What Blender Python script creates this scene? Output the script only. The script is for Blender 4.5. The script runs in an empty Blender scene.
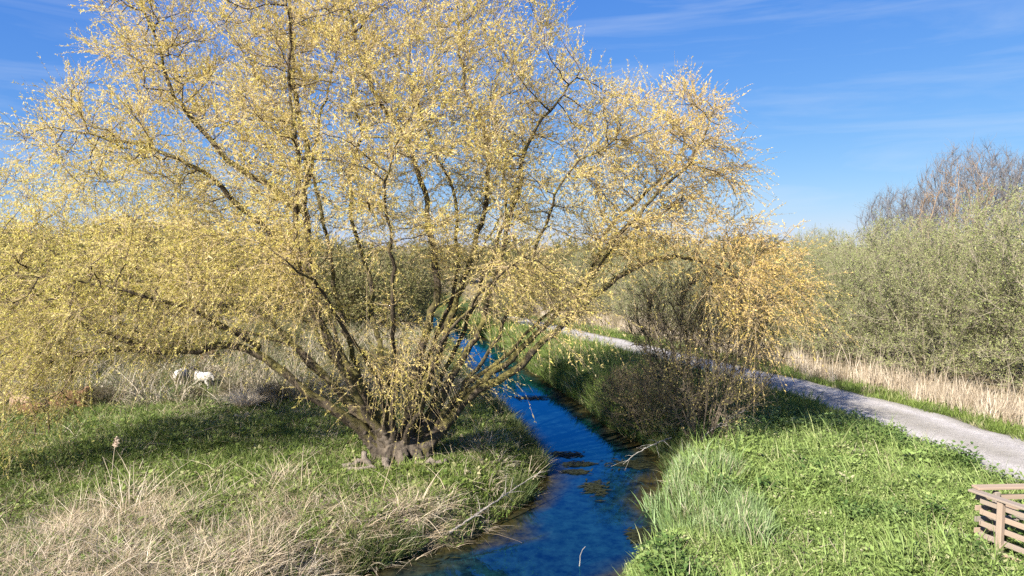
import bpy, bmesh, math, random
import numpy as np
from mathutils import Vector, noise as mnoise

# ------------------------------------------------------------------ camera, sky, sun, exposure
scene = bpy.context.scene
COL = scene.collection
cam_data = bpy.data.cameras.new('camera'); cam = bpy.data.objects.new('camera', cam_data); COL.objects.link(cam)
cam.location = (0, 0, 5.0); cam.rotation_euler = (math.radians(90 - 3.6), 0, 0)
cam_data.sensor_width = 36; cam_data.lens = 24; cam_data.clip_start = 0.1; cam_data.clip_end = 3000
scene.camera = cam

SUN_EL, SUN_AZ = math.radians(35), math.radians(221)       # behind the viewer, a little to the left
world = bpy.data.worlds.new('World'); scene.world = world; world.use_nodes = True
wn, wl = world.node_tree.nodes, world.node_tree.links
bg = wn['Background']; bg.inputs['Strength'].default_value = 0.068
sky = wn.new('ShaderNodeTexSky'); sky.sky_type = 'NISHITA'; sky.sun_disc = False
sky.sun_elevation = SUN_EL; sky.sun_rotation = SUN_AZ; sky.air_density = 1.0; sky.dust_density = 0.05; sky.ozone_density = 4.0
# the photograph's colour response, the same all over the sky: a power curve for each channel
sep_ = wn.new('ShaderNodeSeparateColor'); cmb = wn.new('ShaderNodeCombineColor'); wl.new(sky.outputs[0], sep_.inputs[0])
for ch_, (ga, gg) in enumerate(((.34, 1.03), (.72, .76), (2.44, .346))):
    pw_ = wn.new('ShaderNodeMath'); pw_.operation = 'POWER'; pw_.inputs[1].default_value = gg
    ml_ = wn.new('ShaderNodeMath'); ml_.operation = 'MULTIPLY'; ml_.inputs[1].default_value = ga
    wl.new(sep_.outputs[ch_], pw_.inputs[0]); wl.new(pw_.outputs[0], ml_.inputs[0]); wl.new(ml_.outputs[0], cmb.inputs[ch_])
tc = wn.new('ShaderNodeTexCoord'); mp = wn.new('ShaderNodeMapping'); mp.inputs['Scale'].default_value = (1.6, 1.6, 14)
mp.inputs['Rotation'].default_value = (0.0, 0.12, 0.3)
wl.new(tc.outputs['Generated'], mp.inputs['Vector'])
nz = wn.new('ShaderNodeTexNoise'); nz.inputs['Scale'].default_value = 1.7; nz.inputs['Detail'].default_value = 7; nz.inputs['Roughness'].default_value = .58
nz.inputs['Distortion'].default_value = .5
wl.new(mp.outputs[0], nz.inputs['Vector'])
rp = wn.new('ShaderNodeValToRGB'); rp.color_ramp.elements[0].position = .47; rp.color_ramp.elements[1].position = .85
rp.color_ramp.elements[1].color = (.34, .34, .34, 1)
wl.new(nz.outputs['Fac'], rp.inputs['Fac'])
mxw = wn.new('ShaderNodeMixRGB'); mxw.inputs['Color2'].default_value = (4.2, 4.6, 5.1, 1)
wl.new(rp.outputs['Color'], mxw.inputs['Fac']); wl.new(cmb.outputs[0], mxw.inputs['Color1'])
wl.new(mxw.outputs[0], bg.inputs['Color'])

sd = bpy.data.lights.new('sun', 'SUN'); sd.energy = 5.0; sd.angle = math.radians(.53); sd.color = (1, .95, .86)
sun = bpy.data.objects.new('sun', sd); COL.objects.link(sun)
to_sun = Vector((math.cos(SUN_EL) * math.sin(SUN_AZ), math.cos(SUN_EL) * math.cos(SUN_AZ), math.sin(SUN_EL)))
sun.rotation_euler = to_sun.to_track_quat('Z', 'Y').to_euler(); sun.location = to_sun * 60

vs = scene.view_settings; vs.view_transform = 'Standard'; vs.look = 'None'; vs.exposure = 1.5; vs.gamma = 1.0
vs.use_curve_mapping = False
scene.render.engine = 'CYCLES'
scene.cycles.max_bounces = 5; scene.cycles.diffuse_bounces = 2; scene.cycles.glossy_bounces = 2
scene.cycles.transmission_bounces = 3; scene.cycles.transparent_max_bounces = 4
scene.cycles.use_denoising = False

rng = np.random.default_rng(7)
random.seed(7)

# ------------------------------------------------------------------ helpers
def nrm(a): return a / np.maximum(np.linalg.norm(a, axis=-1, keepdims=True), 1e-9)

def mesh_np(name, verts, faces, mat=None, col=None, smooth=False):
    """faces: list of int arrays (n,k)"""
    me = bpy.data.meshes.new(name)
    verts = np.asarray(verts, np.float32)
    faces = [np.asarray(f, np.int32) for f in (faces if isinstance(faces, list) else [faces]) if len(f)]
    me.vertices.add(len(verts)); me.vertices.foreach_set('co', verts.ravel())
    loops = np.concatenate([f.ravel() for f in faces]) if faces else np.zeros(0, np.int32)
    sizes = np.concatenate([np.full(len(f), f.shape[1], np.int32) for f in faces]) if faces else np.zeros(0, np.int32)
    me.loops.add(len(loops)); me.loops.foreach_set('vertex_index', loops)
    me.polygons.add(len(sizes))
    me.polygons.foreach_set('loop_start', np.concatenate([[0], np.cumsum(sizes)[:-1]]).astype(np.int32) if len(sizes) else sizes)
    if smooth and len(sizes): me.polygons.foreach_set('use_smooth', np.ones(len(sizes), bool))
    me.update(calc_edges=True)
    if col is not None:
        a = me.attributes.new('col', 'FLOAT_COLOR', 'POINT')
        c = np.ones((len(verts), 4), np.float32); c[:, :3] = col
        a.data.foreach_set('color', c.ravel())
    if mat: me.materials.append(mat)
    return me

def link(name, me, parent=None, loc=None, rz=0, scale=None):
    o = bpy.data.objects.new(name, me); COL.objects.link(o)
    if parent: o.parent = parent
    if loc is not None: o.location = loc
    if rz: o.rotation_euler = (0, 0, rz)
    if scale is not None: o.scale = scale
    return o

def tag(o, label=None, cat=None, group=None, kind=None):
    if label: o['label'] = label
    if cat: o['category'] = cat
    if group: o['group'] = group
    if kind: o['kind'] = kind
    return o

def thing(name, label, cat, loc=(0, 0, 0), rz=0, group=None, scale=None):
    o = link(name, None, None, loc, rz, scale); o.empty_display_size = .3
    return tag(o, label, cat, group)

def copy_thing(src, label, loc, rz, scale, group=None):
    r = src.copy(); COL.objects.link(r); r.location = loc; r.rotation_euler = (0, 0, rz); r.scale = scale
    r['label'] = label
    if group: r['group'] = group
    for ch in src.children:
        c = ch.copy(); COL.objects.link(c); c.parent = r
    return r

def smoothstep(a, b, x):
    t = np.clip((x - a) / (b - a), 0, 1); return t * t * (3 - 2 * t)

def vnoise(x, y, s=1.0, seed=0.0):
    """cheap vectorised value noise"""
    x = np.asarray(x, float) / s + seed * 17.3; y = np.asarray(y, float) / s - seed * 9.1
    xi, yi = np.floor(x), np.floor(y); fx, fy = x - xi, y - yi
    def h(a, b):
        v = np.sin(a * 127.1 + b * 311.7 + seed) * 43758.5453; return v - np.floor(v)
    fx = fx * fx * (3 - 2 * fx); fy = fy * fy * (3 - 2 * fy)
    return (h(xi, yi) * (1 - fx) + h(xi + 1, yi) * fx) * (1 - fy) + (h(xi, yi + 1) * (1 - fx) + h(xi + 1, yi + 1) * fx) * fy

class Tubes:
    def __init__(s): s.v = []; s.q = []; s.n = 0
    def add(s, pts, rad, sides=6):
        pts = np.asarray(pts, float); rad = np.asarray(rad, float); n = len(pts)
        if n < 2: return
        t = nrm(np.gradient(pts, axis=0))
        ref = np.array([0.31, 0.17, 1.0]) if abs(t[:, 2]).mean() < .8 else np.array([1.0, .2, 0.1])
        a = nrm(np.cross(t, ref)); b = np.cross(t, a)
        ang = np.arange(sides) * 2 * math.pi / sides
        ring = pts[:, None] + rad[:, None, None] * (a[:, None] * np.cos(ang)[None, :, None] + b[:, None] * np.sin(ang)[None, :, None])
        s.v.append(ring.reshape(-1, 3))
        i = np.arange(n - 1)[:, None] * sides; j = np.arange(sides)[None]; k = (j + 1) % sides
        s.q.append((np.stack([i + j, i + k, i + sides + k, i + sides + j], -1).reshape(-1, 4) + s.n)); s.n += n * sides
    def mesh(s, name, mat, smooth=True):
        return mesh_np(name, np.concatenate(s.v), [np.concatenate(s.q)], mat, smooth=smooth)

def resample(pts, step):
    pts = np.asarray(pts, float)
    n = len(pts); t = np.arange(n)
    tt = np.linspace(0, n - 1, n * 8)
    # catmull-rom
    i = np.clip(np.floor(tt).astype(int), 0, n - 2); f = (tt - i)[:, None]
    p = lambda k: pts[np.clip(k, 0, n - 1)]
    p0, p1, p2, p3 = p(i - 1), p(i), p(i + 1), p(i + 2)
    c = .5 * (2 * p1 + (p2 - p0) * f + (2 * p0 - 5 * p1 + 4 * p2 - p3) * f ** 2 + (3 * p1 - p0 - 3 * p2 + p3) * f ** 3)
    d = np.concatenate([[0], np.cumsum(np.linalg.norm(np.diff(c, axis=0), axis=1))])
    m = max(2, int(d[-1] / step) + 1); u = np.linspace(0, d[-1], m)
    return np.stack([np.interp(u, d, c[:, k]) for k in range(3)], 1)

def colonize(pos, par, attr, step, infl, kill, iters, bias=(0, 0, .15), jit=.12, rng=rng):
    """space colonisation from seed nodes; returns node positions and parents"""
    pos = [np.asarray(p, float) for p in pos]; par = list(par)
    P = np.array(pos); A = np.array(attr); nchild = np.zeros(len(P), int)
    near = np.zeros(len(A), int); dist = np.full(len(A), 1e9)
    def upd(new, off):
        for s in range(0, len(new), 400):
            blk = new[s:s + 400]
            d = np.linalg.norm(A[:, None] - blk[None], axis=2); k = d.argmin(1); dm = d[np.arange(len(A)), k]
            b = dm < dist; dist[b] = dm[b]; near[b] = k[b] + off + s
    upd(P, 0); bias = np.array(bias)
    for it in range(iters):
        keep = dist > kill; A = A[keep]; near = near[keep]; dist = dist[keep]
        act = dist < infl
        if not act.any(): break
        ids, inv = np.unique(near[act], return_inverse=True)
        D = np.zeros((len(ids), 3)); np.add.at(D, inv, nrm(A[act] - P[near[act]]))
        ok = nchild[ids] < 3
        ids, D = ids[ok], D[ok]
        if not len(ids): break
        D = nrm(nrm(D) + bias + rng.normal(0, jit, D.shape))
        new = P[ids] + D * step
        nchild[ids] += 1; off = len(P)
        P = np.concatenate([P, new]); par += list(ids); nchild = np.concatenate([nchild, np.zeros(len(new), int)])
        upd(new, off)
    return P, np.array(par)

def pipe_radius(par, tip, power):
    n = len(par); acc = np.zeros(n); has = np.zeros(n, bool); has[par[par >= 0]] = True
    acc[~has] = tip ** power
    for i in range(n - 1, -1, -1):
        if par[i] >= 0: acc[par[i]] += acc[i]
    return acc ** (1 / power)

def chains(par, r, start=0):
    """split the tree in chains following the thickest child; only nodes >= start begin chains"""
    n = len(par); kids = [[] for _ in range(n)]
    for i in range(n):
        if par[i] >= 0: kids[par[i]].append(i)
    main = [max(k, key=lambda j: r[j]) if k else -1 for k in kids]
    out = []
    for i in range(start, n):
        p = par[i]
        if p >= start and main[p] == i: continue
        ch = [p, i] if p >= 0 else [i]
        j = main[i]
        while j >= 0: ch.append(j); j = main[j]
        out.append(ch)
    return out

def twigs_and_leaves(P, D, L, droop, nleaf, ll, lw, palette, rad=.004, spread=.75, K=5, t0=.15, lsd=.25, rng=rng, tri=False):
    """curved twigs (3-sided) with rhombic leaves. returns (tv,tq),(lv,lq,lcol)"""
    N = len(P); t = np.linspace(0, 1, K)
    g = np.array([0, 0, -1.0])
    droop = np.broadcast_to(droop, (N,))
    wob = rng.normal(0, .07, (N, K, 3)) * t[None, :, None]
    C = P[:, None] + (D[:, None] * t[None, :, None] + g * (droop[:, None, None] * (t ** 2)[None, :, None]) + wob) * L[:, None, None]
    T = nrm(np.gradient(C, axis=1))
    a = nrm(np.cross(T, np.array([.3, .5, .8]))); b = np.cross(T, a)
    ang = np.arange(3) * 2 * math.pi / 3
    rr = (rad * (1 - .75 * t))[None, :, None, None]
    ring = C[:, :, None] + rr * (a[:, :, None] * np.cos(ang)[None, None, :, None] + b[:, :, None] * np.sin(ang)[None, None, :, None])
    tv = ring.reshape(-1, 3)
    base = (np.arange(N) * K * 3)[:, None, None] + (np.arange(K - 1) * 3)[None, :, None]
    j = np.arange(3)[None, None]; k = (j + 1) % 3
    tq = np.stack([base + j, base + k, base + 3 + k, base + 3 + j], -1).reshape(-1, 4)
    # leaves
    M = nleaf; n = N * M
    u = t0 + (1 - t0) * rng.random((N, M)); f = u * (K - 1); i = np.minimum(f.astype(int), K - 2); f = (f - i)[..., None]
    row = np.arange(N)[:, None]
    lp = (C[row, i] * (1 - f) + C[row, i + 1] * f).reshape(-1, 3); lt = T[row, i].reshape(-1, 3)
    d = nrm(lt * .7 + rng.normal(0, spread, (n, 3)))
    side = nrm(np.cross(d, rng.normal(0, 1, (n, 3))))
    s = np.exp(rng.normal(0, lsd, n))[:, None]
    if tri: s = s * np.repeat(np.where(rng.random(N) < .16, .35, 1.0), M)[:, None]     # some shoots still in bud
    l = ll * s; w = lw * s * .5
    p0 = lp; p1 = lp + d * l * .45 + side * w; p2 = lp + d * l; p3 = lp + d * l * .45 - side * w
    if tri:
        lv = np.stack([p0 - side * w * .9, p0 + side * w * .9 + d * l * .25, p2], 1).reshape(-1, 3); lq = np.arange(n * 3).reshape(-1, 3)
    else:
        lv = np.stack([p0, p1, p2, p3], 1).reshape(-1, 3); lq = np.arange(n * 4).reshape(-1, 4)
    pal = np.array(palette); tw = rng.random(N)
    x = np.clip(np.repeat(tw, M) * .55 + rng.random(n) * .45, 0, .999) * (len(pal) - 1)
    i0 = x.astype(int); fr = (x - i0)[:, None]
    c = (pal[i0] * (1 - fr) + pal[i0 + 1] * fr) * (1 + rng.normal(0, .08, (n, 1)))
    lc = np.repeat(np.clip(c, 0, 1), 3 if tri else 4, axis=0)
    return (tv, tq), (lv, lq, lc)

# ------------------------------------------------------------------ materials
def new_mat(name):
    m = bpy.data.materials.new(name); m.use_nodes = True
    nt = m.node_tree; return m, nt.nodes, nt.links, nt.nodes['Principled BSDF']

def ramp(nodes, links, fac, stops):
    r = nodes.new('ShaderNodeValToRGB'); e = r.color_ramp.elements
    while len(e) < len(stops): e.new(.5)
    for el, (p, c) in zip(e, stops): el.position = p; el.color = (*c, 1)
    links.new(fac, r.inputs['Fac']); return r.outputs['Color']

def noise_tex(nodes, links, scale, detail=5, rough=.6, vec=None, obj=True):
    n = nodes.new('ShaderNodeTexNoise'); n.inputs['Scale'].default_value = scale; n.inputs['Detail'].default_value = detail
    n.inputs['Roughness'].default_value = rough
    if vec is None:
        t = nodes.new('ShaderNodeTexCoord'); vec = t.outputs['Object']
    links.new(vec, n.inputs['Vector']); return n.outputs['Fac']

def bump(nodes, links, b, h, strength, dist):
    n = nodes.new('ShaderNodeBump'); n.inputs['Strength'].default_value = strength; n.inputs['Distance'].default_value = dist
    links.new(h, n.inputs['Height']); links.new(n.outputs[0], b.inputs['Normal'])

ALB = .86    # overall reflectance of the vegetation and ground colours below
def leaf_mat(name, transl=.35, rough=.55, attr=True, rand=None):
    m, N, L, b = new_mat(name)
    out = N['Material Output']
    if attr:
        a = N.new('ShaderNodeAttribute'); a.attribute_name = 'col'; c = a.outputs['Color']
    if rand:
        oi = N.new('ShaderNodeObjectInfo'); c2 = ramp(N, L, oi.outputs['Random'], rand)
        if attr:
            mm = N.new('ShaderNodeMixRGB'); mm.blend_type = 'MULTIPLY'; mm.inputs['Fac'].default_value = 1
            L.new(c, mm.inputs['Color1']); L.new(c2, mm.inputs['Color2']); c = mm.outputs[0]
        else: c = c2
    kk_ = N.new('ShaderNodeMixRGB'); kk_.blend_type = 'MULTIPLY'; kk_.inputs['Fac'].default_value = 1; kk_.inputs['Color2'].default_value = (ALB, ALB, ALB, 1)
    L.new(c, kk_.inputs['Color1']); c = kk_.outputs[0]
    L.new(c, b.inputs['Base Color']); b.inputs['Roughness'].default_value = rough
    b.inputs['Specular IOR Level'].default_value = .3
    t = N.new('ShaderNodeBsdfTranslucent'); L.new(c, t.inputs['Color'])
    mx = N.new('ShaderNodeMixShader'); mx.inputs['Fac'].default_value = transl
    L.new(b.outputs[0], mx.inputs[1]); L.new(t.outputs[0], mx.inputs[2]); L.new(mx.outputs[0], out.inputs['Surface'])
    return m

def bark_mat(name, dark, mid, moss=None, scale=6):
    m, N, L, b = new_mat(name)
    t = N.new('ShaderNodeTexCoord'); mp = N.new('ShaderNodeMapping'); mp.inputs['Scale'].default_value = (1, 1, .35)
    L.new(t.outputs['Object'], mp.inputs['Vector'])
    f = noise_tex(N, L, scale, 8, .7, mp.outputs[0])
    c = ramp(N, L, f, [(.32, tuple(ALB * q for q in dark)), (.62, tuple(ALB * q for q in mid))])
    if moss:
        f2 = noise_tex(N, L, 1.7, 5, .65)
        geo = N.new('ShaderNodeNewGeometry'); sx = N.new('ShaderNodeSeparateXYZ'); L.new(geo.outputs['Normal'], sx.inputs[0])
        ad = N.new('ShaderNodeMath'); ad.operation = 'MULTIPLY_ADD'; ad.inputs[1].default_value = .16
        L.new(sx.outputs['Z'], ad.inputs[0]); L.new(f2, ad.inputs[2])
        fac = ramp(N, L, ad.outputs[0], [(.47, (0, 0, 0)), (.62, (.85, .85, .85))])
        mx = N.new('ShaderNodeMixRGB'); L.new(fac, mx.inputs['Fac']); L.new(c, mx.inputs['Color1']); mx.inputs['Color2'].default_value = (*moss, 1)
        c = mx.outputs[0]
    L.new(c, b.inputs['Base Color']); b.inputs['Roughness'].default_value = .9
    b.inputs['Specular IOR Level'].default_value = .2
    f3 = noise_tex(N, L, scale * 4, 6, .75, mp.outputs[0]); bump(N, L, b, f3, 1, .05)
    return m

M_bark = bark_mat('willow_bark', (.03, .022, .015), (.14, .108, .074), (.15, .13, .04))
M_trunk = bark_mat('old_trunk_bark', (.024, .018, .013), (.16, .128, .097), scale=5)
M_branch = bark_mat('willow_branch_bark', (.04, .03, .02), (.15, .115, .07), scale=5)
M_shrub = bark_mat('shrub_twig', (.065, .05, .035), (.19, .15, .105), scale=4)
M_bare = bark_mat('bare_grey_twig', (.13, .12, .12), (.25, .23, .225), scale=4)
M_twig = bark_mat('yellow_twig', (.32, .235, .13), (.62, .47, .29), scale=3)
M_greytwig = bark_mat('grey_twig', (.20, .17, .12), (.40, .345, .25), scale=3)
M_darktwig = bark_mat('dark_twig', (.05, .036, .024), (.15, .11, .07), scale=4)
M_leaf = leaf_mat('willow_leaf', .5)
M_bushleaf = leaf_mat('bush_leaf', .4)

def mk_ground():
    m, N, L, b = new_mat('meadow_soil')
    a = N.new('ShaderNodeAttribute'); a.attribute_name = 'col'
    f = noise_tex(N, L, 1.3, 9, .7)
    f2 = noise_tex(N, L, 14, 6, .7)
    m1 = N.new('ShaderNodeMixRGB'); m1.blend_type = 'OVERLAY'; m1.inputs['Fac'].default_value = .8
    L.new(a.outputs['Color'], m1.inputs['Color1']); L.new(ramp(N, L, f, [(.3, (.3, .3, .3)), (.7, (.68, .66, .6))]), m1.inputs['Color2'])
    m2 = N.new('ShaderNodeMixRGB'); m2.blend_type = 'OVERLAY'; m2.inputs['Fac'].default_value = .9
    L.new(m1.outputs[0], m2.inputs['Color1']); L.new(ramp(N, L, f2, [(.3, (.25, .25, .25)), (.7, (.75, .75, .7))]), m2.inputs['Color2'])
    L.new(m2.outputs[0], b.inputs['Base Color']); b.inputs['Roughness'].default_value = .95
    b.inputs['Specular IOR Level'].default_value = .1
    bump(N, L, b, f2, 1, .06)
    return m
def mk_path():
    m, N, L, b = new_mat('pale_gravel')
    a = N.new('ShaderNodeAttribute'); a.attribute_name = 'col'
    f = noise_tex(N, L, .8, 7, .7); f2 = noise_tex(N, L, 30, 6, .85); f3 = noise_tex(N, L, 6, 6, .7)
    c1 = ramp(N, L, f, [(.3, (.74, .72, .70)), (.7, (1.05, 1.03, 1.02))])
    c2 = ramp(N, L, f2, [(.35, (.5, .5, .5)), (.65, (1.1, 1.1, 1.1))])
    c3 = ramp(N, L, f3, [(.3, (.78, .77, .74)), (.6, (1, 1, 1))])
    c = a.outputs['Color']
    for q in (c1, c2, c3):
        mm = N.new('ShaderNodeMixRGB'); mm.blend_type = 'MULTIPLY'; mm.inputs['Fac'].default_value = .85
        L.new(c, mm.inputs['Color1']); L.new(q, mm.inputs['Color2']); c = mm.outputs[0]
    L.new(c, b.inputs['Base Color'])
    b.inputs['Roughness'].default_value = .95; b.inputs['Specular IOR Level'].default_value = .15
    bump(N, L, b, f2, .9, .025); return m
def mk_water():
    m, N, L, b = new_mat('stream_water')
    f = noise_tex(N, L, .9, 6, .6)
    a = N.new('ShaderNodeAttribute'); a.attribute_name = 'col'
    mm = N.new('ShaderNodeMixRGB'); mm.blend_type = 'MULTIPLY'; mm.inputs['Fac'].default_value = 1
    fw = noise_tex(N, L, 3.5, 8, .75)
    L.new(a.outputs['Color'], mm.inputs['Color1']); L.new(ramp(N, L, fw, [(.38, (.25, .3, .4)), (.72, (2.4, 2.2, 1.6))]), mm.inputs['Color2'])
    L.new(mm.outputs[0], b.inputs['Base Color'])
    b.inputs['Roughness'].default_value = .3; b.inputs['Specular IOR Level'].default_value = 0
    g = N.new('ShaderNodeBsdfGlossy'); g.inputs['Color'].default_value = (.05, .56, 1.0, 1); g.inputs['Roughness'].default_value = .02
    t = N.new('ShaderNodeTexCoord'); mp = N.new('ShaderNodeMapping'); mp.inputs['Scale'].default_value = (1, .5, 1)
    L.new(t.outputs['Object'], mp.inputs['Vector'])
    f2 = noise_tex(N, L, 3.2, 4, .55, mp.outputs[0]); bump(N, L, g, f2, .09, .05)
    fr = N.new('ShaderNodeFresnel'); fr.inputs['IOR'].default_value = 1.85
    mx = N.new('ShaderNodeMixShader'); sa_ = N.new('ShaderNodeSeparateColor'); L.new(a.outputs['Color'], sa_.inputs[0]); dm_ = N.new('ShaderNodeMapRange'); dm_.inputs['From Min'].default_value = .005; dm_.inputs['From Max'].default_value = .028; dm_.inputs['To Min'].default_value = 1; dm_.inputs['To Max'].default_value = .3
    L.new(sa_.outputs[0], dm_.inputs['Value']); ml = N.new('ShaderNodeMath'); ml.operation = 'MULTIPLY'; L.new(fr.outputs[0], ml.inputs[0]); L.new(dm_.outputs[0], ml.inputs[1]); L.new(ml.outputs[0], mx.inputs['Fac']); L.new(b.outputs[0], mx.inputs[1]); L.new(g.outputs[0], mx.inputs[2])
    L.new(mx.outputs[0], N['Material Output'].inputs['Surface']); return m
def mk_wood():
    m, N, L, b = new_mat('weathered_wood')
    t = N.new('ShaderNodeTexCoord'); mp = N.new('ShaderNodeMapping'); mp.inputs['Scale'].default_value = (2, 30, 30)
    L.new(t.outputs['Generated'], mp.inputs['Vector'])
    f = noise_tex(N, L, 1.2, 6, .6, mp.outputs[0]); oi = N.new('ShaderNodeObjectInfo')
    c = ramp(N, L, f, [(.3, (.20, .15, .11)), (.7, (.38, .315, .255))])
    c2 = ramp(N, L, oi.outputs['Random'], [(0, (.75, .78, .82)), (1, (1.1, .98, .88))])
    mm = N.new('ShaderNodeMixRGB'); mm.blend_type = 'MULTIPLY'; mm.inputs['Fac'].default_value = 1
    L.new(c, mm.inputs['Color1']); L.new(c2, mm.inputs['Color2']); L.new(mm.outputs[0], b.inputs['Base Color'])
    b.inputs['Roughness'].default_value = .8; bump(N, L, b, f, .4, .005); return m
def plain_mat(name, c1, c2, scale=8, rough=.9, bstr=.5, bdist=.02):
    m, N, L, b = new_mat(name); f = noise_tex(N, L, scale, 6, .7)
    L.new(ramp(N, L, f, [(.3, c1), (.7, c2)]), b.inputs['Base Color']); b.inputs['Roughness'].default_value = rough
    b.inputs['Specular IOR Level'].default_value = .2; bump(N, L, b, f, bstr, bdist); return m

# ------------------------------------------------------------------ terrain
SY = np.array([-20, 4, 8, 11.1, 11.9, 12.55, 14.57, 16.5, 17.8, 20.6, 23.4, 25.5, 28.9, 34.2, 45, 60, 100, 600])
SL = np.array([-9, -6, -4.0, -2.7, -1.75, -.65, .45, .95, .65, .15, -.6, -1.2, -2.1, -2.7, -5.2, -11, -30, -260])
RY = np.array([-20, 4, 8, 11.1, 12.1, 13.2, 14.57, 16.9, 18.4, 20.2, 24.2, 28.2, 31.4, 35.9, 45, 60, 100, 600])
RX = np.array([-3.5, -.6, .7, 1.75, 2.95, 3.05, 3.05, 4.0, 3.8, 3.1, 2.15, 1.2, .6, -.3, -2.9, -8.4, -27, -256])
WATER = -.55
def xl(y): return np.interp(y, SY, SL) + .16 * (vnoise(y, y * 0, .7, 3) - .5) + .2 * (vnoise(y, y * 0, 1.9, 8) - .5)
def xr(y): return np.interp(y, RY, RX) + .16 * (vnoise(y, y * 0, .6, 5) - .5) + .2 * (vnoise(y, y * 0, 1.7, 9) - .5)
PC = np.array([[12.6, -20], [12.5, 4], [12.3, 10], [11.85, 15.5], [11.15, 19.4], [9.85, 23], [8.5, 26.3], [7.2, 29.2], [6.1, 31.6], [3.3, 37.4], [1.1, 42.3], [-1.2, 47.5], [-4.0, 55], [-8, 66], [-16, 85], [-33, 130], [-230, 600]])
def path_x(y): return np.interp(y, PC[:, 1], PC[:, 0])
def path_d(x, y):   # signed across-path distance
    sl = (path_x(y + .5) - path_x(y - .5)); return (x - path_x(y)) / np.sqrt(1 + sl ** 2)
def bank_d(x, y):   # >0 on land: distance to the water's edge, <0 in the stream
    a = xl(y) - x; b = x - xr(y); k = .93
    return np.maximum(a, b) * k
def height(x, y):
    x = np.asarray(x, float); y = np.asarray(y, float)
    d = bank_d(x, y); pd = np.abs(path_d(x, y))
    h = .22 * (vnoise(x, y, 4.2, 1) - .5) + .12 * (vnoise(x, y, 1.3, 2) - .5) + .05 * (vnoise(x, y, .45, 4) - .5)
    far = smoothstep(30, 75, y) * (smoothstep(-2, -25, x) * 1.6 + .3)
    h = h * smoothstep(1.4, 2.6, pd) + far * smoothstep(3, 9, pd) * smoothstep(1, 6, d)
    left = x < xl(y)
    soft = np.where(left, 1.0, .75)
    h = np.where(d > 0, -.62 + (h + .62) * smoothstep(-.12, soft, d), -.62 - .5 * smoothstep(0, .9, -d))
    return np.where(pd < 1.4, h - .04, h)

def axis(lo, hi, flo, fhi, fine, grow=1.16):
    a = list(np.arange(flo, fhi, fine)); s = fine; v = a[-1]
    while v < hi: s *= grow; v += s; a.append(v)
    s = fine; v = flo; pre = []
    while v > lo: s *= grow; v -= s; pre.append(v)
    return np.array(pre[::-1] + a)
gx = axis(-900, 900, -17, 17, .14); gy = axis(-60, 1200, 9, 40, .16)
X, Y = np.meshgrid(gx, gy); Z = height(X, Y)
d = bank_d(X, Y); pdist = path_d(X, Y)
def dryness(x, y):
    n = vnoise(x, y, 2.2, 11) * .6 + vnoise(x, y, .7, 12) * .4
    left = (x < xl(y) + .2)
    fg = smoothstep(13.6, 11.6, y + 1.6 * (n - .5)) * np.where(left, 1, 0)
    bk = smoothstep(20.5, 22.6, y + 2.4 * (n - .5)) * np.where(x < xl(y) - 1.2, 1, 0)
    rr = smoothstep(2.5, 3.2, path_d(x, y) + .5 * (n - .5))
    mid = .55 * smoothstep(.55, .75, n) * np.where(left, 1, .0)
    return np.clip(np.maximum.reduce([fg * .95, bk, rr, mid]), 0, 1), n
dry, nn = dryness(X, Y)
green = np.array([.075, .105, .03]); straw = np.array([.24, .195, .125]); mud = np.array([.045, .036, .022])
C = green * (1 - dry[..., None]) + straw * dry[..., None]
mw = smoothstep(.35, .0, d)[..., None]; C = C * (1 - mw) + mud * mw
edge = (smoothstep(2.0, 1.4, np.abs(pdist)) * smoothstep(48, 45, Y))[..., None]; C = C * (1 - edge * .7) + np.array([.24, .2, .16]) * edge * .7
ny, nx = X.shape
idx = np.arange(nx * ny).reshape(ny, nx)
F = np.stack([idx[:-1, :-1], idx[:-1, 1:], idx[1:, 1:], idx[1:, :-1]], -1).reshape(-1, 4)
ground = link('ground', mesh_np('ground', np.stack([X, Y, Z], -1).reshape(-1, 3), [F], mk_ground(), C.reshape(-1, 3) * ALB, True))
tag(ground, 'rough green and straw coloured meadow ground on both sides of the stream', 'ground', kind='structure')

wy = np.concatenate([np.arange(-15, 60, .4), np.arange(60, 140, 4)])
V = []; n = 19
for k in range(n):
    t = k / (n - 1); V.append(np.stack([(xl(wy) - .5) * (1 - t) + (xr(wy) + .5) * t, wy, np.full_like(wy, WATER)], -1))
V = np.stack(V, 1); m = len(wy); sh_ = smoothstep(.75, .1, -bank_d(V[..., 0], V[..., 1]) / (1 + 1.2 * smoothstep(13.5, 11.5, V[..., 1]) * (V[..., 0] < (xl(V[..., 1]) + xr(V[..., 1])) / 2)) + .5 * (vnoise(V[..., 0], V[..., 1], .5, 95) - .5))[..., None]; WC = np.array([.003, .016, .03]) * (1 - sh_) + np.array([.028, .024, .010]) * sh_; idx = np.arange(m * n).reshape(m, n)  # brown margins, widened at near left to paint in the dark bank reflection
F = np.stack([idx[:-1, :-1], idx[:-1, 1:], idx[1:, 1:], idx[1:, :-1]], -1).reshape(-1, 4)
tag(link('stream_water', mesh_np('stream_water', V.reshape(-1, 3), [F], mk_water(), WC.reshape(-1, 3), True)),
    'deep blue still water of the narrow stream winding past the willow', 'stream', kind='structure')

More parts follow.
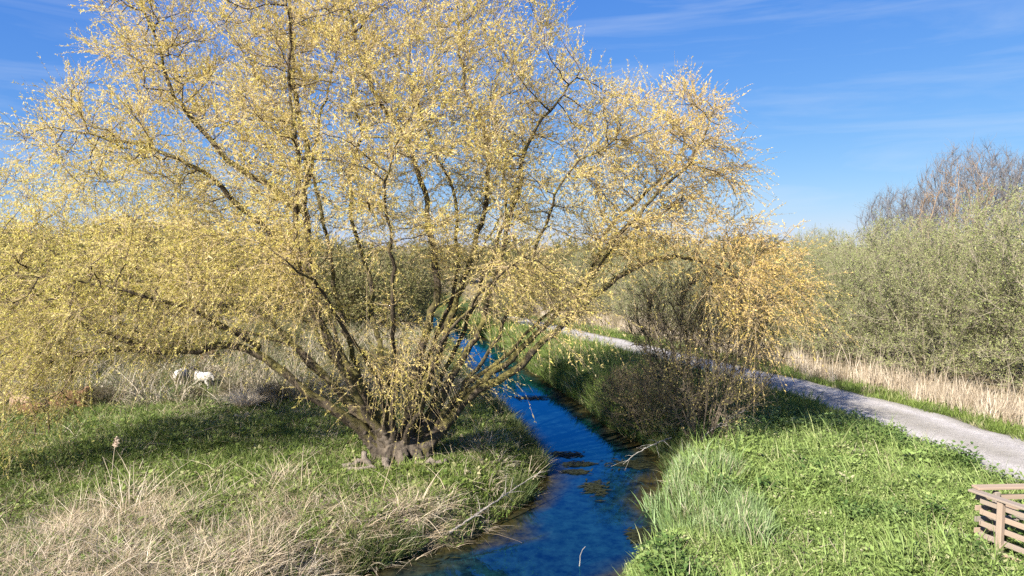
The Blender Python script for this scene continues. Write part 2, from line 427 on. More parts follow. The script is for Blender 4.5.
py = np.arange(-15, 47, .25)
sl = path_x(py + .5) - path_x(py - .5); nv = np.stack([np.ones_like(py), -sl], -1); nv /= np.linalg.norm(nv, axis=1)[:, None]
V = []; PCOL = []; n = 21
for k in range(n):
    t = k / (n - 1) * 2 - 1
    w = 1.62 + .30 * (vnoise(py, py * 0, .8, 21 + (t > 0)) - .5) + .3 * (vnoise(py, py * 0, 3.1, 23 + (t > 0)) - .5)
    V.append(np.stack([path_x(py) + nv[:, 0] * t * w, py + nv[:, 1] * t * w, np.full_like(py, .025 + .05 * (1 - t * t) - .05 * (abs(t) > .95) - .012 * math.exp(-((abs(t) - .52) / .13) ** 2))], -1))
    worn = math.exp(-((abs(t) - .52) / .2) ** 2); nz_ = vnoise(py, py * 0 + t * 1.5, .7, 27)   # two worn wheel tracks, dirtier middle and edges
    dirt = np.clip((1 - worn) * (.35 + .5 * nz_) + 1.2 * max(0, abs(t) - .8), 0, 1)[:, None]
    PCOL.append(np.array([.66, .62, .59]) * (1 - dirt) + np.array([.40, .37, .31]) * dirt)
V = np.stack(V, 1); m = len(py); idx = np.arange(m * n).reshape(m, n)
F = np.stack([idx[:-1, :-1], idx[:-1, 1:], idx[1:, 1:], idx[1:, :-1]], -1).reshape(-1, 4)
tag(link('gravel_path', mesh_np('gravel_path', V.reshape(-1, 3), [F], mk_path(), np.stack(PCOL, 1).reshape(-1, 3) * ALB, True)),
    'pale grey gravel footpath running between the stream bank and the bushes', 'path', kind='structure')

# ------------------------------------------------------------------ the big willow
LIMBS = {
'a': (.20, [(-2.9, 15.5, 0.05), (-3.09, 15.5, 0.32), (-3.79, 15.3, 1.22), (-4.52, 15.1, 1.94), (-5.14, 15.0, 2.46), (-5.76, 14.9, 2.78), (-6.37, 14.8, 2.87), (-6.98, 14.7, 2.81), (-7.8, 14.6, 2.81), (-8.71, 14.5, 2.82), (-9.46, 14.5, 2.76), (-9.91, 14.4, 3.2), (-10.34, 14.3, 3.78), (-10.98, 14.2, 4.27)]),
'b': (.16, [(-2.9, 15.6, 0.05), (-3.07, 15.6, 0.48), (-4.03, 15.8, 1.61), (-5.01, 16.0, 2.53), (-5.89, 16.2, 3.1), (-6.68, 16.4, 3.44), (-7.61, 16.6, 3.59), (-8.94, 16.8, 3.65), (-10.28, 17.0, 3.88), (-11.73, 17.3, 3.86)]),
'c': (.24, [(-2.8, 15.5, 0.05), (-2.91, 15.5, 0.51), (-3.38, 15.5, 1.33), (-3.97, 15.6, 2.24), (-4.4, 15.7, 2.92), (-4.71, 15.7, 3.73), (-4.84, 15.6, 4.66), (-4.85, 15.5, 5.9), (-4.77, 15.5, 6.91), (-4.92, 15.5, 8.02), (-4.96, 15.4, 9.09), (-5.02, 15.4, 10.38), (-5.07, 15.5, 11.71)]),
'd': (.12, [(-2.8, 15.7, 0.05), (-2.9, 15.7, 0.45), (-3.32, 16.0, 1.33), (-3.8, 16.4, 2.59), (-4.12, 16.8, 3.65), (-4.46, 17.2, 4.5), (-4.82, 17.7, 5.9), (-5.17, 18.1, 7.49), (-4.85, 18.5, 9.13), (-4.66, 18.9, 10.82)]),
'e': (.13, [(-2.7, 15.7, 0.05), (-2.77, 15.8, 0.54), (-2.99, 16.3, 1.63), (-3.32, 16.8, 2.9), (-3.53, 17.2, 3.99), (-3.91, 17.6, 5.39), (-4.14, 17.8, 6.68), (-3.98, 18.1, 8.01), (-4.31, 18.5, 9.65), (-4.47, 18.7, 11.28)]),
'f': (.20, [(-2.5, 15.5, 0.05), (-2.47, 15.5, 0.63), (-2.3, 15.5, 1.68), (-2.01, 15.7, 2.81), (-1.73, 15.7, 3.85), (-1.66, 15.8, 4.89), (-1.84, 15.8, 6.03), (-2.21, 15.7, 7.16), (-2.57, 15.6, 7.77), (-2.84, 15.5, 8.13), (-3.08, 15.3, 8.85), (-3.34, 15.1, 9.43), (-3.58, 15.0, 10.66)]),
'g': (.17, [(-2.4, 15.6, 0.05), (-2.34, 15.7, 0.57), (-2.05, 15.9, 1.71), (-1.66, 16.1, 2.99), (-1.29, 16.3, 4.05), (-1.01, 16.5, 5.12), (-0.78, 16.7, 6.33), (-0.83, 16.8, 7.55), (-1.27, 16.9, 8.65), (-1.39, 17.0, 9.75), (-1.27, 17.1, 11.22)]),
'h': (.15, [(-2.3, 15.5, 0.05), (-2.08, 15.5, 0.63), (-1.4, 15.3, 1.84), (-0.83, 15.2, 2.88), (-0.49, 15.2, 4.0), (-0.27, 15.2, 4.89), (0.0, 15.2, 5.88), (0.22, 15.1, 6.86), (0.5, 15.0, 7.49), (1.03, 14.9, 8.01), (1.46, 14.9, 8.75)]),
'i': (.19, [(-2.2, 15.4, 0.05), (-1.88, 15.4, 0.54), (-1.06, 15.2, 1.4), (-0.27, 15.1, 2.1), (0.4, 15.1, 2.67), (1.07, 15.1, 3.23), (1.74, 15.2, 3.82), (2.42, 15.3, 4.22), (3.11, 15.4, 4.48), (3.99, 15.3, 4.49), (4.75, 15.2, 4.22), (5.28, 15.1, 3.78), (5.59, 15.0, 3.24)]),
'j': (.17, [(-2.3, 15.7, 0.05), (-1.97, 15.8, 0.62), (-1.12, 16.1, 1.43), (-0.17, 16.4, 2.22), (0.69, 16.7, 3.04), (1.44, 16.9, 3.89), (1.99, 17.0, 4.58), (2.5, 17.1, 5.37), (3.21, 17.2, 6.13), (3.95, 17.2, 6.87), (4.45, 17.3, 7.87)]),
'k': (.09, [(-2.8, 15.4, 0.05), (-2.81, 15.2, 0.6), (-2.84, 14.5, 1.67), (-3.17, 13.7, 2.88), (-3.48, 13.0, 3.76), (-3.7, 12.5, 4.36), (-3.95, 11.9, 4.74)]),
'l': (.09, [(-2.4, 15.4, 0.05), (-2.35, 15.2, 0.6), (-1.98, 14.5, 1.67), (-1.46, 13.7, 2.78), (-0.8, 12.9, 3.77), (-0.22, 12.3, 4.46), (0.31, 11.9, 4.83)]),
'm': (.10, [(-2.6, 15.4, 0.05), (-2.64, 15.3, 0.68), (-2.42, 14.6, 1.98), (-2.4, 13.9, 3.26), (-2.18, 13.3, 4.51), (-2.28, 12.8, 5.65), (-2.1, 12.4, 6.7)]),
'n': (.13, [(-2.5, 15.8, 0.05), (-2.43, 16.0, 0.61), (-2.3, 16.9, 1.63), (-1.89, 17.8, 2.78), (-1.29, 18.7, 3.77), (-0.63, 19.5, 5.14), (0.23, 20.1, 6.61)]),
'o': (.14, [(-2.9, 15.8, 0.05), (-3.05, 16.0, 0.37), (-4.1, 17.1, 1.33), (-5.26, 18.1, 2.47), (-6.5, 19.1, 3.74), (-7.81, 20.0, 4.86), (-9.01, 20.5, 6.34)]),
# side limbs that fork off the ones above
'p': (.10, [(-4.85, 15.5, 5.8), (-5.4, 15.4, 6.3), (-6.1, 15.2, 6.75), (-6.7, 15.1, 7.6), (-7.3, 15.0, 8.3), (-7.6, 14.9, 9.3), (-7.9, 14.8, 10.4)]),
'q': (.10, [(-4.8, 15.65, 4.5), (-5.4, 15.3, 5.3), (-6.3, 15.0, 6.0), (-7.0, 14.8, 6.6), (-7.8, 14.6, 7.0), (-8.6, 14.6, 7.2), (-9.4, 14.5, 7.4)]),
'r': (.08, [(1.3, 15.1, 3.45), (1.7, 15.0, 4.4), (2.2, 14.8, 5.2), (2.9, 14.6, 6.0), (3.7, 14.5, 6.9), (4.2, 14.4, 7.8)]),
's': (.06, [(-5.6, 15, 2.75), (-6.3, 14.4, 3.4), (-7.2, 13.8, 3.9), (-8.4, 13.3, 4.3), (-9.6, 12.9, 4.4)]),
't': (.06, [(-8.0, 14.6, 2.85), (-8.9, 14.3, 3.3), (-9.8, 14.1, 3.9), (-10.8, 14.0, 4.9), (-11.6, 13.9, 5.8)]),
}
# crown lobes: centre, radii, weight
LOBES = [((-9.2, 15.2, 4.0), (3.6, 3.6, 1.9), 1.15), ((-11.2, 14.5, 2.2), (1.9, 2.2, 1.7), .8), ((-7.9, 15.7, 7.0), (2.7, 3.2, 2.5), .85),
         ((-11.0, 16, 5.3), (2.2, 3.0, 1.9), .45), ((-5.3, 15.8, 9.8), (3.6, 4.2, 3.5), 1.3), ((-7.0, 15.7, 9.6), (1.9, 2.8, 2.3), .45),
         ((-1.3, 15.8, 9.4), (2.9, 3.9, 3.4), 1.3),
         ((.5, 15.2, 7.4), (1.9, 2.6, 1.9), .45), ((3.3, 15.7, 6.9), (2.1, 2.7, 1.75), 1.15), ((2.2, 15.3, 5.5), (1.5, 2.2, 1.0), .2),
         ((5.35, 15.1, 4.4), (1.35, 1.4, 1.4), 1.0), ((5.75, 15.0, 3.6), (.85, 1.0, 1.0), .35),
         ((-2.9, 13.4, 6.6), (3.2, 2.6, 2.0), .55), ((-5.6, 12.9, 4.9), (2.0, 1.6, 1.2), .25), ((.1, 12.4, 4.6), (.9, .9, .75), .1),
         ((-2.6, 18.6, 6.8), (4.5, 2.2, 2.4), .45), ((-7.5, 18.4, 5.4), (2.4, 1.8, 1.8), .3),
         ((-2.2, 13.6, 3.1), (.9, .7, 1.1), .3), ((.6, 13.0, 4.0), (1.0, .8, .9), .32), ((-4.4, 12.9, 4.2), (.8, .8, 1.3), .3), ((-.6, 15.2, 5.6), (2.0, 1.6, 1.2), .25), ((2.0, 15.0, 6.6), (1.6, 1.6, 1.2), .25), ((3.2, 15.2, 5.2), (1.7, 1.6, .9), .3)]
def lobe_points(lobes, n, rng):
    w = np.array([l[2] for l in lobes]); w /= w.sum(); out = []
    for (c, r, _), k in zip(lobes, (w * n).astype(int)):
        v = nrm(rng.normal(0, 1, (k, 3))) * (rng.random((k, 1)) ** .42)
        out.append(np.array(c) + v * np.array(r))
    return np.concatenate(out)
srng = np.random.default_rng(99)
for key in 'bcdfghj':                                    # slender companion stems beside the main ones
    r0, pts = LIMBS[key]; q = np.array(pts); t = np.linspace(0, 1, len(q))[:, None]
    off = srng.normal(0, 1, 3) * [1.1, 1.2, .5]; q = q + off * t ** 1.1 + np.array([0, 0, -1.2]) * t ** 2
    LIMBS[key.upper()] = (r0 * .55, [tuple(v) for v in q[:-1]])
pos = [np.array([-2.6, 15.5, 0.0])]; par = [-1]; lim = {}; spec = {0: .5}
for key, (r0, pts) in LIMBS.items():
    q = resample(pts, .22); wig = np.cumsum(rng.normal(0, .035, q.shape), 0); wig -= np.linspace(0, 1, len(q))[:, None] * wig[-1]; q += wig * np.minimum(1, np.arange(len(q)) / 6)[:, None]
    ids = []
    if key in 'pqrst':
        allp = np.array(pos); pr = int(np.linalg.norm(allp - q[0], axis=1).argmin())
    else: pr = 0
    for k, p in enumerate(q):
        pos.append(p); par.append(pr); pr = len(pos) - 1; ids.append(pr)
        t = k / (len(q) - 1); spec[pr] = r0 * (1 - t) ** .85 * .53 + r0 * .7 * math.exp(-k / 3.2) + .010
    lim[key] = ids
nseed = len(pos)
A = lobe_points(LOBES, 19000, rng)
A = A[A[:, 2] > .5]
clump = np.array([mnoise.noise(Vector(a_ * .75)) + .6 * mnoise.noise(Vector(a_ * 1.7 + 9)) for a_ in A])
A = A[clump + .15 * rng.normal(0, 1, len(A)) > -.03]
P, par = colonize(pos, par, A, .22, 2.6, .33, 70, (0, 0, .10), .16)
R = pipe_radius(par, .0078, 2.25)
for i, s in spec.items(): R[i] = max(s, min(R[i], s * 1.25))
for i in range(1, nseed): R[i] *= 1 + .07 * math.sin(i * 1.9) * math.sin(i * .73)
for i in range(nseed, len(par)): R[i] = min(R[i], R[par[i]] * .85)

willow = thing('willow_tree', 'huge spreading willow with many mossy stems and yellow spring foliage on the left bank', 'tree', (-2.6, 15.5, 0))
def to_w(me):
    me.transform(__import__('mathutils').Matrix.Translation((2.6, -15.5, 0))); return me
# trunk: the lower ends of all the stems and the roots grown together into one lumpy stool
tb = Tubes()
def capped(pts, rad, sides=12):
    pts = np.asarray(pts, float); rad = np.asarray(rad, float)
    tb.add(np.concatenate([pts[:1], pts, pts[-1:]]), np.concatenate([[.002], rad, [.002]]), sides)
for key, ids in lim.items():
    if key in 'pqrst': continue
    q = P[ids[:5]]; capped(q, R[ids[:5]] * np.linspace(1.12, .93, 5))
for th, ln_ in ((3.4, .75), (4.1, .62), (4.75, .8), (5.5, .6), (6.1, .7), (.8, .6), (1.8, .7), (2.6, .65)):
    d_ = np.array([math.cos(th), math.sin(th), 0]); c_ = np.array([-2.5, 15.55, 0])
    capped([c_ + d_ * .15 + (0, 0, .5), c_ + d_ * .45 + (0, 0, .3), c_ + d_ * (.45 + ln_ * .3) + (0, 0, .08), c_ + d_ * (.5 + ln_ * .6) + (0, 0, -.12)], [.15, .14, .09, .05])
capped([(-2.5, 15.55, -.3), (-2.5, 15.55, .05), (-2.52, 15.57, .25), (-2.52, 15.6, .4)], [.36, .34, .28, .18], 16)
trunk = link('trunk', to_w(tb.mesh('willow_trunk', M_trunk)), willow)
md = trunk.modifiers.new('fuse', 'REMESH'); md.mode = 'VOXEL'; md.voxel_size = .03; md.use_smooth_shade = True
tx = bpy.data.textures.new('bark_lumps', 'CLOUDS'); tx.noise_scale = .11; tx.noise_depth = 4
dm = trunk.modifiers.new('lumps', 'DISPLACE'); dm.texture = tx; dm.strength = .14; dm.mid_level = .5
for key, ids in lim.items():
    tb = Tubes(); pr = par[ids[0]]
    idl = ([pr] if pr > 0 else []) + ids
    q = P[idl]; tb.add(q, np.concatenate([[R[ids[0]]], R[ids]]) if pr > 0 else R[ids], 10)
    link('limb', to_w(tb.mesh('willow_limb', M_bark)), willow)
tb = Tubes()
for ch in chains(par, R, nseed):
    rr = R[ch].copy(); rr[0] = min(rr[0], rr[1] * 1.15)
    tb.add(P[ch], rr, 6 if rr[0] > .03 else 4)
tag(link('branches', to_w(tb.mesh('willow_branches', M_branch)), willow), kind='stuff')
# twigs and leaves
kids = np.zeros(len(par), int); np.add.at(kids, par[par >= 0], 1)
fine = np.where((np.arange(len(par)) >= nseed) & (R < .045))[0]
dirs = nrm(P - P[np.maximum(par, 0)])
ctr = np.array([-3.5, 15.5, 4.5])
def willow_twigs(ids, per, seed):
    r = np.random.default_rng(seed)
    ii = np.repeat(ids, per); n = len(ii)
    p = P[ii] - dirs[ii] * r.random((n, 1)) * .2
    low = smoothstep(7.0, 3.0, P[ii][:, 2]); fr = P[ii][:, 0] > 4.0
    dr = nrm(dirs[ii] * .55 + nrm(P[ii] - ctr) * .35 + r.normal(0, .55, (n, 3)) + np.array([0, 0, 1.0]) * (.15 + .35 * smoothstep(6.5, 9, P[ii][:, 2]))[:, None])
    ln = (.35 + .65 * r.random(n)) * (1 + .25 * low)
    droop = .12 + .45 * low * r.random(n) + .35 * (r.random(n) < .15) + .14 * fr
    return p, dr, ln, droop
pal_y = [(.52, .49, .10), (.78, .66, .17), (.90, .73, .24), (.95, .74, .32), (.96, .79, .50)]
p, dr, ln, droop = willow_twigs(fine, 5, 11)
epi = np.where((np.arange(len(par)) < nseed) & (R < .14) & (P[:, 2] > 1.3))[0]
p2, dr2, ln2, droop2 = willow_twigs(epi, 2, 12); p, dr, ln, droop = [np.concatenate(q) for q in ((p, p2), (dr, dr2), (ln, ln2 * .8), (droop, droop2))]
(tv, tq), (lv, lq, lc) = twigs_and_leaves(p, dr, ln, droop, 28, .046, .0168, pal_y, .0042, K=3, spread=.5, tri=True)
# greener towards the lower left, more ochre towards the right
gx_ = smoothstep(-2, -10, lv[:, 0]) * smoothstep(8.5, 4, lv[:, 2]); ox = smoothstep(1, 5, lv[:, 0])
lc = lc * (1 + gx_[:, None] * np.array([-.05, .03, -.1]) + ox[:, None] * np.array([.02, -.08, -.1]))
tag(link('twigs', to_w(mesh_np('willow_twigs', tv, [tq], M_twig)), willow), kind='stuff')
tag(link('crown', to_w(mesh_np('willow_crown', lv, [lq], M_leaf, np.clip(lc, 0, 1))), willow), kind='stuff')
print('willow nodes', len(par), 'twigs', len(p), 'leaves', len(lq))

# ------------------------------------------------------------------ bushes and trees
def bush_meshes(tag_, h, rad, nstem, natt, twper, nleaf, ll, lw, pal, twigmat, stemmat, seed, zlow=.12, twl=(.35, .5), bias=(0, 0, .2), step=.3, kill=.55, trad=.006, tipr=.006, up=.5, lobes=None, spread=.75):
    r = np.random.default_rng(seed)
    if lobes is None:
        lobes = [((0, 0, h * .5), (rad, rad, h * .5), 1.0)]
        for _ in range(5):
            a = r.random() * 6.28; q = rad * .62
            lobes.append(((q * math.cos(a), q * math.sin(a), h * (.35 + .4 * r.random())), (rad * .5, rad * .5, h * .26), .35))
    A = lobe_points(lobes, natt, r); A = A[(A[:, 2] > h * zlow)]
    pos = [np.zeros(3)]; par = [-1]
    for s in range(nstem):
        a = 2 * math.pi * (s + r.random() * .6) / nstem; o = .18 + .35 * r.random(); pr = 0
        lean = .25 + .5 * r.random()
        for k in range(5):
            t = k / 4; pos.append(np.array([math.cos(a) * (o * .5 + lean * t * h * .22), math.sin(a) * (o * .5 + lean * t * h * .22), -.1 + t * h * .28])); par.append(pr); pr = len(pos) - 1
    P, par = colonize(pos, par, A, step, 3.0, kill, 70, bias, .14, r)
    R = pipe_radius(par, tipr, 2.2)
    tb = Tubes()
    for ch in chains(par, R, 1):
        rr = R[ch].copy(); rr[0] = min(rr[0], rr[1] * 1.1); tb.add(P[ch], rr, 6 if rr[0] > .04 else 4)
    sm = tb.mesh(tag_ + '_stems', stemmat)
    D = nrm(P - P[np.maximum(par, 0)])
    ids = np.where((R < .03) & (np.arange(len(par)) > nstem * 5))[0]; ii = np.repeat(ids, twper); n = len(ii)
    p = P[ii] - D[ii] * r.random((n, 1)) * step
    dr = nrm(D[ii] * .7 + r.normal(0, .45, (n, 3)) + np.array([0, 0, up]))
    (tv, tq), leaf = twigs_and_leaves(p, dr, twl[0] + twl[1] * r.random(n), .05, max(nleaf, 1), ll, lw, pal, trad, spread, 4, .1, .25, r)
    tm = mesh_np(tag_ + '_twigs', tv, [tq], twigmat)
    lm = mesh_np(tag_ + '_crown', leaf[0], [leaf[1]], M_bushleaf, leaf[2]) if nleaf else None
    return sm, tm, lm

def plant(name, meshes, label, cat, loc, rz, sc, group):
    t = thing(name, label, cat, loc, rz, group, sc)
    link('stems' if cat == 'bush' else 'trunk', meshes[0], t)
    tag(link('twigs', meshes[1], t), kind='stuff')
    if meshes[2]: tag(link('crown', meshes[2], t), kind='stuff')
    return t

pal_s = [(.19, .245, .06), (.31, .36, .11), (.42, .43, .18), (.47, .45, .25)]
pal_b = [(.16, .18, .05), (.26, .26, .09), (.34, .30, .13), (.38, .32, .18)]
HL = [((0, 0, 3.0), (3.0, 3.0, 3.0), 1), ((0, 0, 1.1), (3.0, 3.0, 1.2), .45), ((1.6, .6, 3.9), (1.5, 1.5, 1.6), .3), ((-1.5, 1.0, 4.2), (1.4, 1.5, 1.5), .3), ((-.3, -1.8, 3.4), (1.6, 1.4, 1.5), .3)]
HL2 = [((0, 0, 2.9), (3.1, 3.1, 3.0), 1), ((0, 0, 1.1), (3.1, 3.1, 1.2), .45), ((1.3, -1.2, 4.3), (1.4, 1.4, 1.6), .3), ((-1.8, .2, 3.6), (1.5, 1.5, 1.5), .3), ((.4, 1.8, 3.9), (1.5, 1.4, 1.6), .3)]
salA = bush_meshes('sallow_a', 6.0, 3.0, 11, 2600, 6, 11, .050, .022, pal_s, M_greytwig, M_greytwig, 21, kill=.42, step=.27, zlow=.03, lobes=HL)
salB = bush_meshes('sallow_b', 6.0, 3.2, 10, 2600, 6, 11, .050, .022, pal_s, M_greytwig, M_greytwig, 22, kill=.42, step=.27, zlow=.03, lobes=HL2)
hedge = bush_meshes('thicket', 5.5, 3.0, 9, 1600, 5, 10, .10, .05, pal_b, M_darktwig, M_darktwig, 23, step=.33, kill=.5, trad=.009)
HEDGE_R = [  # x, y, height, rz, label  (nearest the viewer first)
    (18.3, 21.4, 6.9, .3, 'tall grey-green willow bush at the right edge, nearest the viewer'),
    (15.6, 25.2, 6.0, 1.9, 'rounded grey-green willow bush behind the dry reeds, second from the right edge'),
    (20.6, 26.5, 7.6, 2.6, 'tall grey-green willow bush just behind the nearest one at the right edge'),
    (13.9, 29.6, 5.2, 4.0, 'lower grey-green willow bush where the hedge dips, third from the right edge'),
    (18.0, 31.5, 6.4, 5.2, 'willow bush in the second row below the tan tree'),
    (12.3, 34.0, 4.6, .9, 'grey-green willow bush right of the ochre drooping willow branch'),
    (15.9, 37.2, 5.0, 3.3, 'willow bush in the second row behind the dip of the hedge'),
    (10.6, 38.6, 4.8, 2.2, 'grey-green willow bush seen behind the small dark shrub'),
    (14.0, 43.0, 5.0, 1.2, 'distant willow bush in the second row near the skyline dip'),
    (8.6, 43.8, 5.0, 5.6, 'far grey-green willow bush beyond the bend of the path'),
    (6.4, 49.5, 5.2, 3.0, 'farthest willow bush beside the path, above its vanishing end'),
    (21.5, 46.5, 5.6, 2.9, 'far willow bush closing the skyline right of the dip'),
    (25.5, 56.0, 6.2, .7, 'farthest willow bush closing the skyline behind the hedge dip'),
    (11.5, 50.5, 5.4, 4.4, 'far willow bush behind the one at the path end'),
]
for k, (x, y, h, rz, lb) in enumerate(HEDGE_R):
    ms = (salA, salB)[k % 2]; s = h / 6.0
    plant('willow_bush', ms, lb, 'bush', (x, y, float(height(x, y)) - .05), rz, (s * 1.02, s * 1.02, s), 'bushes along the right of the path')
k = 0
ORD = 'leftmost,second,third,fourth,fifth,sixth,seventh,eighth,ninth,tenth,eleventh,twelfth,thirteenth,fourteenth,fifteenth,sixteenth,rightmost'.split(',')
for x, y, h in sorted([(-33, 43, 6.2), (-28.5, 41, 5.6), (-24.5, 44, 6.4), (-20.5, 41.5, 5.6), (-17, 43.5, 5.9), (-13.2, 41, 5.2), (-9.6, 43, 5.4), (-6.3, 46, 5.2), (-36, 38, 5.6), (-30, 35.5, 5.0), (-6.9, 38.6, 4.6), (-10.5, 39, 4.6), (-.5, 40.2, 2.9), (1.4, 50, 4.6), (4.6, 56, 5.2), (-15.2, 46, 6), (-22.5, 46.5, 6.4)], key=lambda q: q[0] / q[1]):
    plant('thicket_bush', hedge, 'olive brown thicket bush seen behind the big willow, %s counted from the left' % ORD[k], 'bush', (x, y, float(height(x, y)) - .1), k * 1.7, (h / 5.5 * 1.1, h / 5.5 * 1.1, h / 5.5), 'thicket behind the willow'); k += 1
rr = random.Random(5); x = -95
while x < 75:
    y = 78 + rr.uniform(-8, 12); h = rr.uniform(5.0, 6.4)
    plant('distant_bush', hedge, 'distant bush in the low tree line on the horizon', 'bush', (x, y, float(height(x, y)) - .2), rr.uniform(0, 6), (h / 5.5 * 1.45, h / 5.5 * 1.45, h / 5.5), 'far tree line on the horizon')
    x += rr.uniform(5, 7.5)

# bare trees beyond the right-hand bushes
bare = bush_meshes('bare_tree', 11.5, 4.2, 3, 3200, 4, 0, .05, .02, pal_b, M_bare, M_bare, 31, zlow=.3, step=.4, kill=.5, trad=.013, tipr=.010,
                   lobes=[((0, 0, 7.5), (4.0, 4.0, 4.0), 1), ((-2.2, 0, 6.5), (2.4, 2.5, 2.6), .4), ((2.2, .6, 7), (2.4, 2.5, 2.6), .4)], twl=(.5, .9), up=.6)
plant('bare_tree', bare, 'tall leafless grey tree above the right bushes, its crown fully in frame', 'tree', (36.0, 54, 0), 0, (1.0, 1.0, 1.12), 'bare trees beyond the bushes')
plant('bare_tree', bare, 'leafless grey tree cut by the right edge of the frame', 'tree', (42.5, 55, 0), 2.0, (.95, .95, 1.12), 'bare trees beyond the bushes')
plant('bare_tree', bare, 'low leafless grey tree at the left foot of the bare trees', 'tree', (33.0, 58, 0), 4.0, (.9, .9, .86), 'bare trees beyond the bushes')
pal_t = [(.36, .24, .12), (.45, .32, .18), (.5, .38, .24)]
M_tantwig = bark_mat('tan_twig', (.22, .14, .08), (.42, .30, .19), scale=3)
tan = bush_meshes('tan_tree', 8.5, 3.0, 4, 700, 3, 3, .07, .03, pal_t, M_tantwig, M_tantwig, 32, zlow=.3, step=.4, kill=.7, trad=.011, tipr=.010)
plant('tan_tree', tan, 'pinkish tan budding tree rising just above the right bushes', 'tree', (28.2, 43.5, 0), 0, (1, 1, 1.25), None)

# the dark many-stemmed shrub on the right bank
shr = bush_meshes('bank_shrub', 4.2, 2.2, 16, 2000, 4, 3, .05, .02, [(.20, .18, .05), (.34, .28, .09), (.5, .40, .15)], M_shrub, M_shrub, 41, zlow=.06, step=.18, kill=.28, trad=.006, tipr=.0075, up=.3, twl=(.35, .5))
plant('bank_shrub', shr, 'dark tangled many-stemmed shrub on the right bank beside the path', 'bush', (4.8, 17.1, float(height(4.8, 17.1)) - .03), .5, (.85, .85, 1.12), None)
plant('bank_shrub', shr, 'low dark brown brushwood leaning over the right edge of the water', 'bush', (3.9, 18.8, float(height(3.9, 18.8)) - .03), 2.5, (.7, .8, .5), None)

# ------------------------------------------------------------------ ground cover (stuff)
def blades(n, h, spread, lean, width, r, seg=3, hsd=.25, curl=.5):
    V = []; F = []
    for _ in range(n):
        a = r.random() * 6.283; o = spread * math.sqrt(r.random()); bx, by = o * math.cos(a), o * math.sin(a)
        b = a + r.normal(0, 1.0); ln = lean * (.3 + r.random()); hh = h * math.exp(r.normal(0, hsd)); w = width * (.7 + .6 * r.random()) / 2
        c = r.random() * 6.283; sx, sy = math.cos(c) * w, math.sin(c) * w; i0 = len(V)
        for k in range(seg + 1):
            t = k / seg; q = ln * hh * t ** (1 + curl); z = hh * t * (1 - .35 * min(ln, 1.6) * t)
            x, y = bx + q * math.cos(b), by + q * math.sin(b); f = (1 - t) ** .6 if k < seg else 0
            if k < seg: V += [(x - sx * f, y - sy * f, z), (x + sx * f, y + sy * f, z)]
            else: V.append((x, y, z))
        for k in range(seg - 1):
            q = i0 + 2 * k; F += [(q, q + 1, q + 3), (q, q + 3, q + 2)]
        q = i0 + 2 * (seg - 1); F.append((q, q + 1, q + 2))
    return np.array(V), np.array(F)
def leafy(n, h, spread, ll, r):
    V = []; F = []
    for _ in range(n):
        a = r.random() * 6.283; o = spread * math.sqrt(r.random()); p = np.array([o * math.cos(a), o * math.sin(a), h * r.random() ** .6])
        d = nrm(np.array([math.cos(a), math.sin(a), .25]) + r.normal(0, .5, 3) * np.array([1, 1, .5])); up = nrm(np.array([0, 0, 1.0]) + r.normal(0, .35, 3))
        s = nrm(np.cross(d, up)); l = ll * (.6 + .8 * r.random()); w = l * .36; i0 = len(V)
        V += [p, p + d * l * .4 + s * w + up * .1 * l, p + d * l, p + d * l * .4 - s * w + up * .1 * l]; F += [(i0, i0 + 1, i0 + 2), (i0, i0 + 2, i0 + 3)]
    return np.array(V), np.array(F)

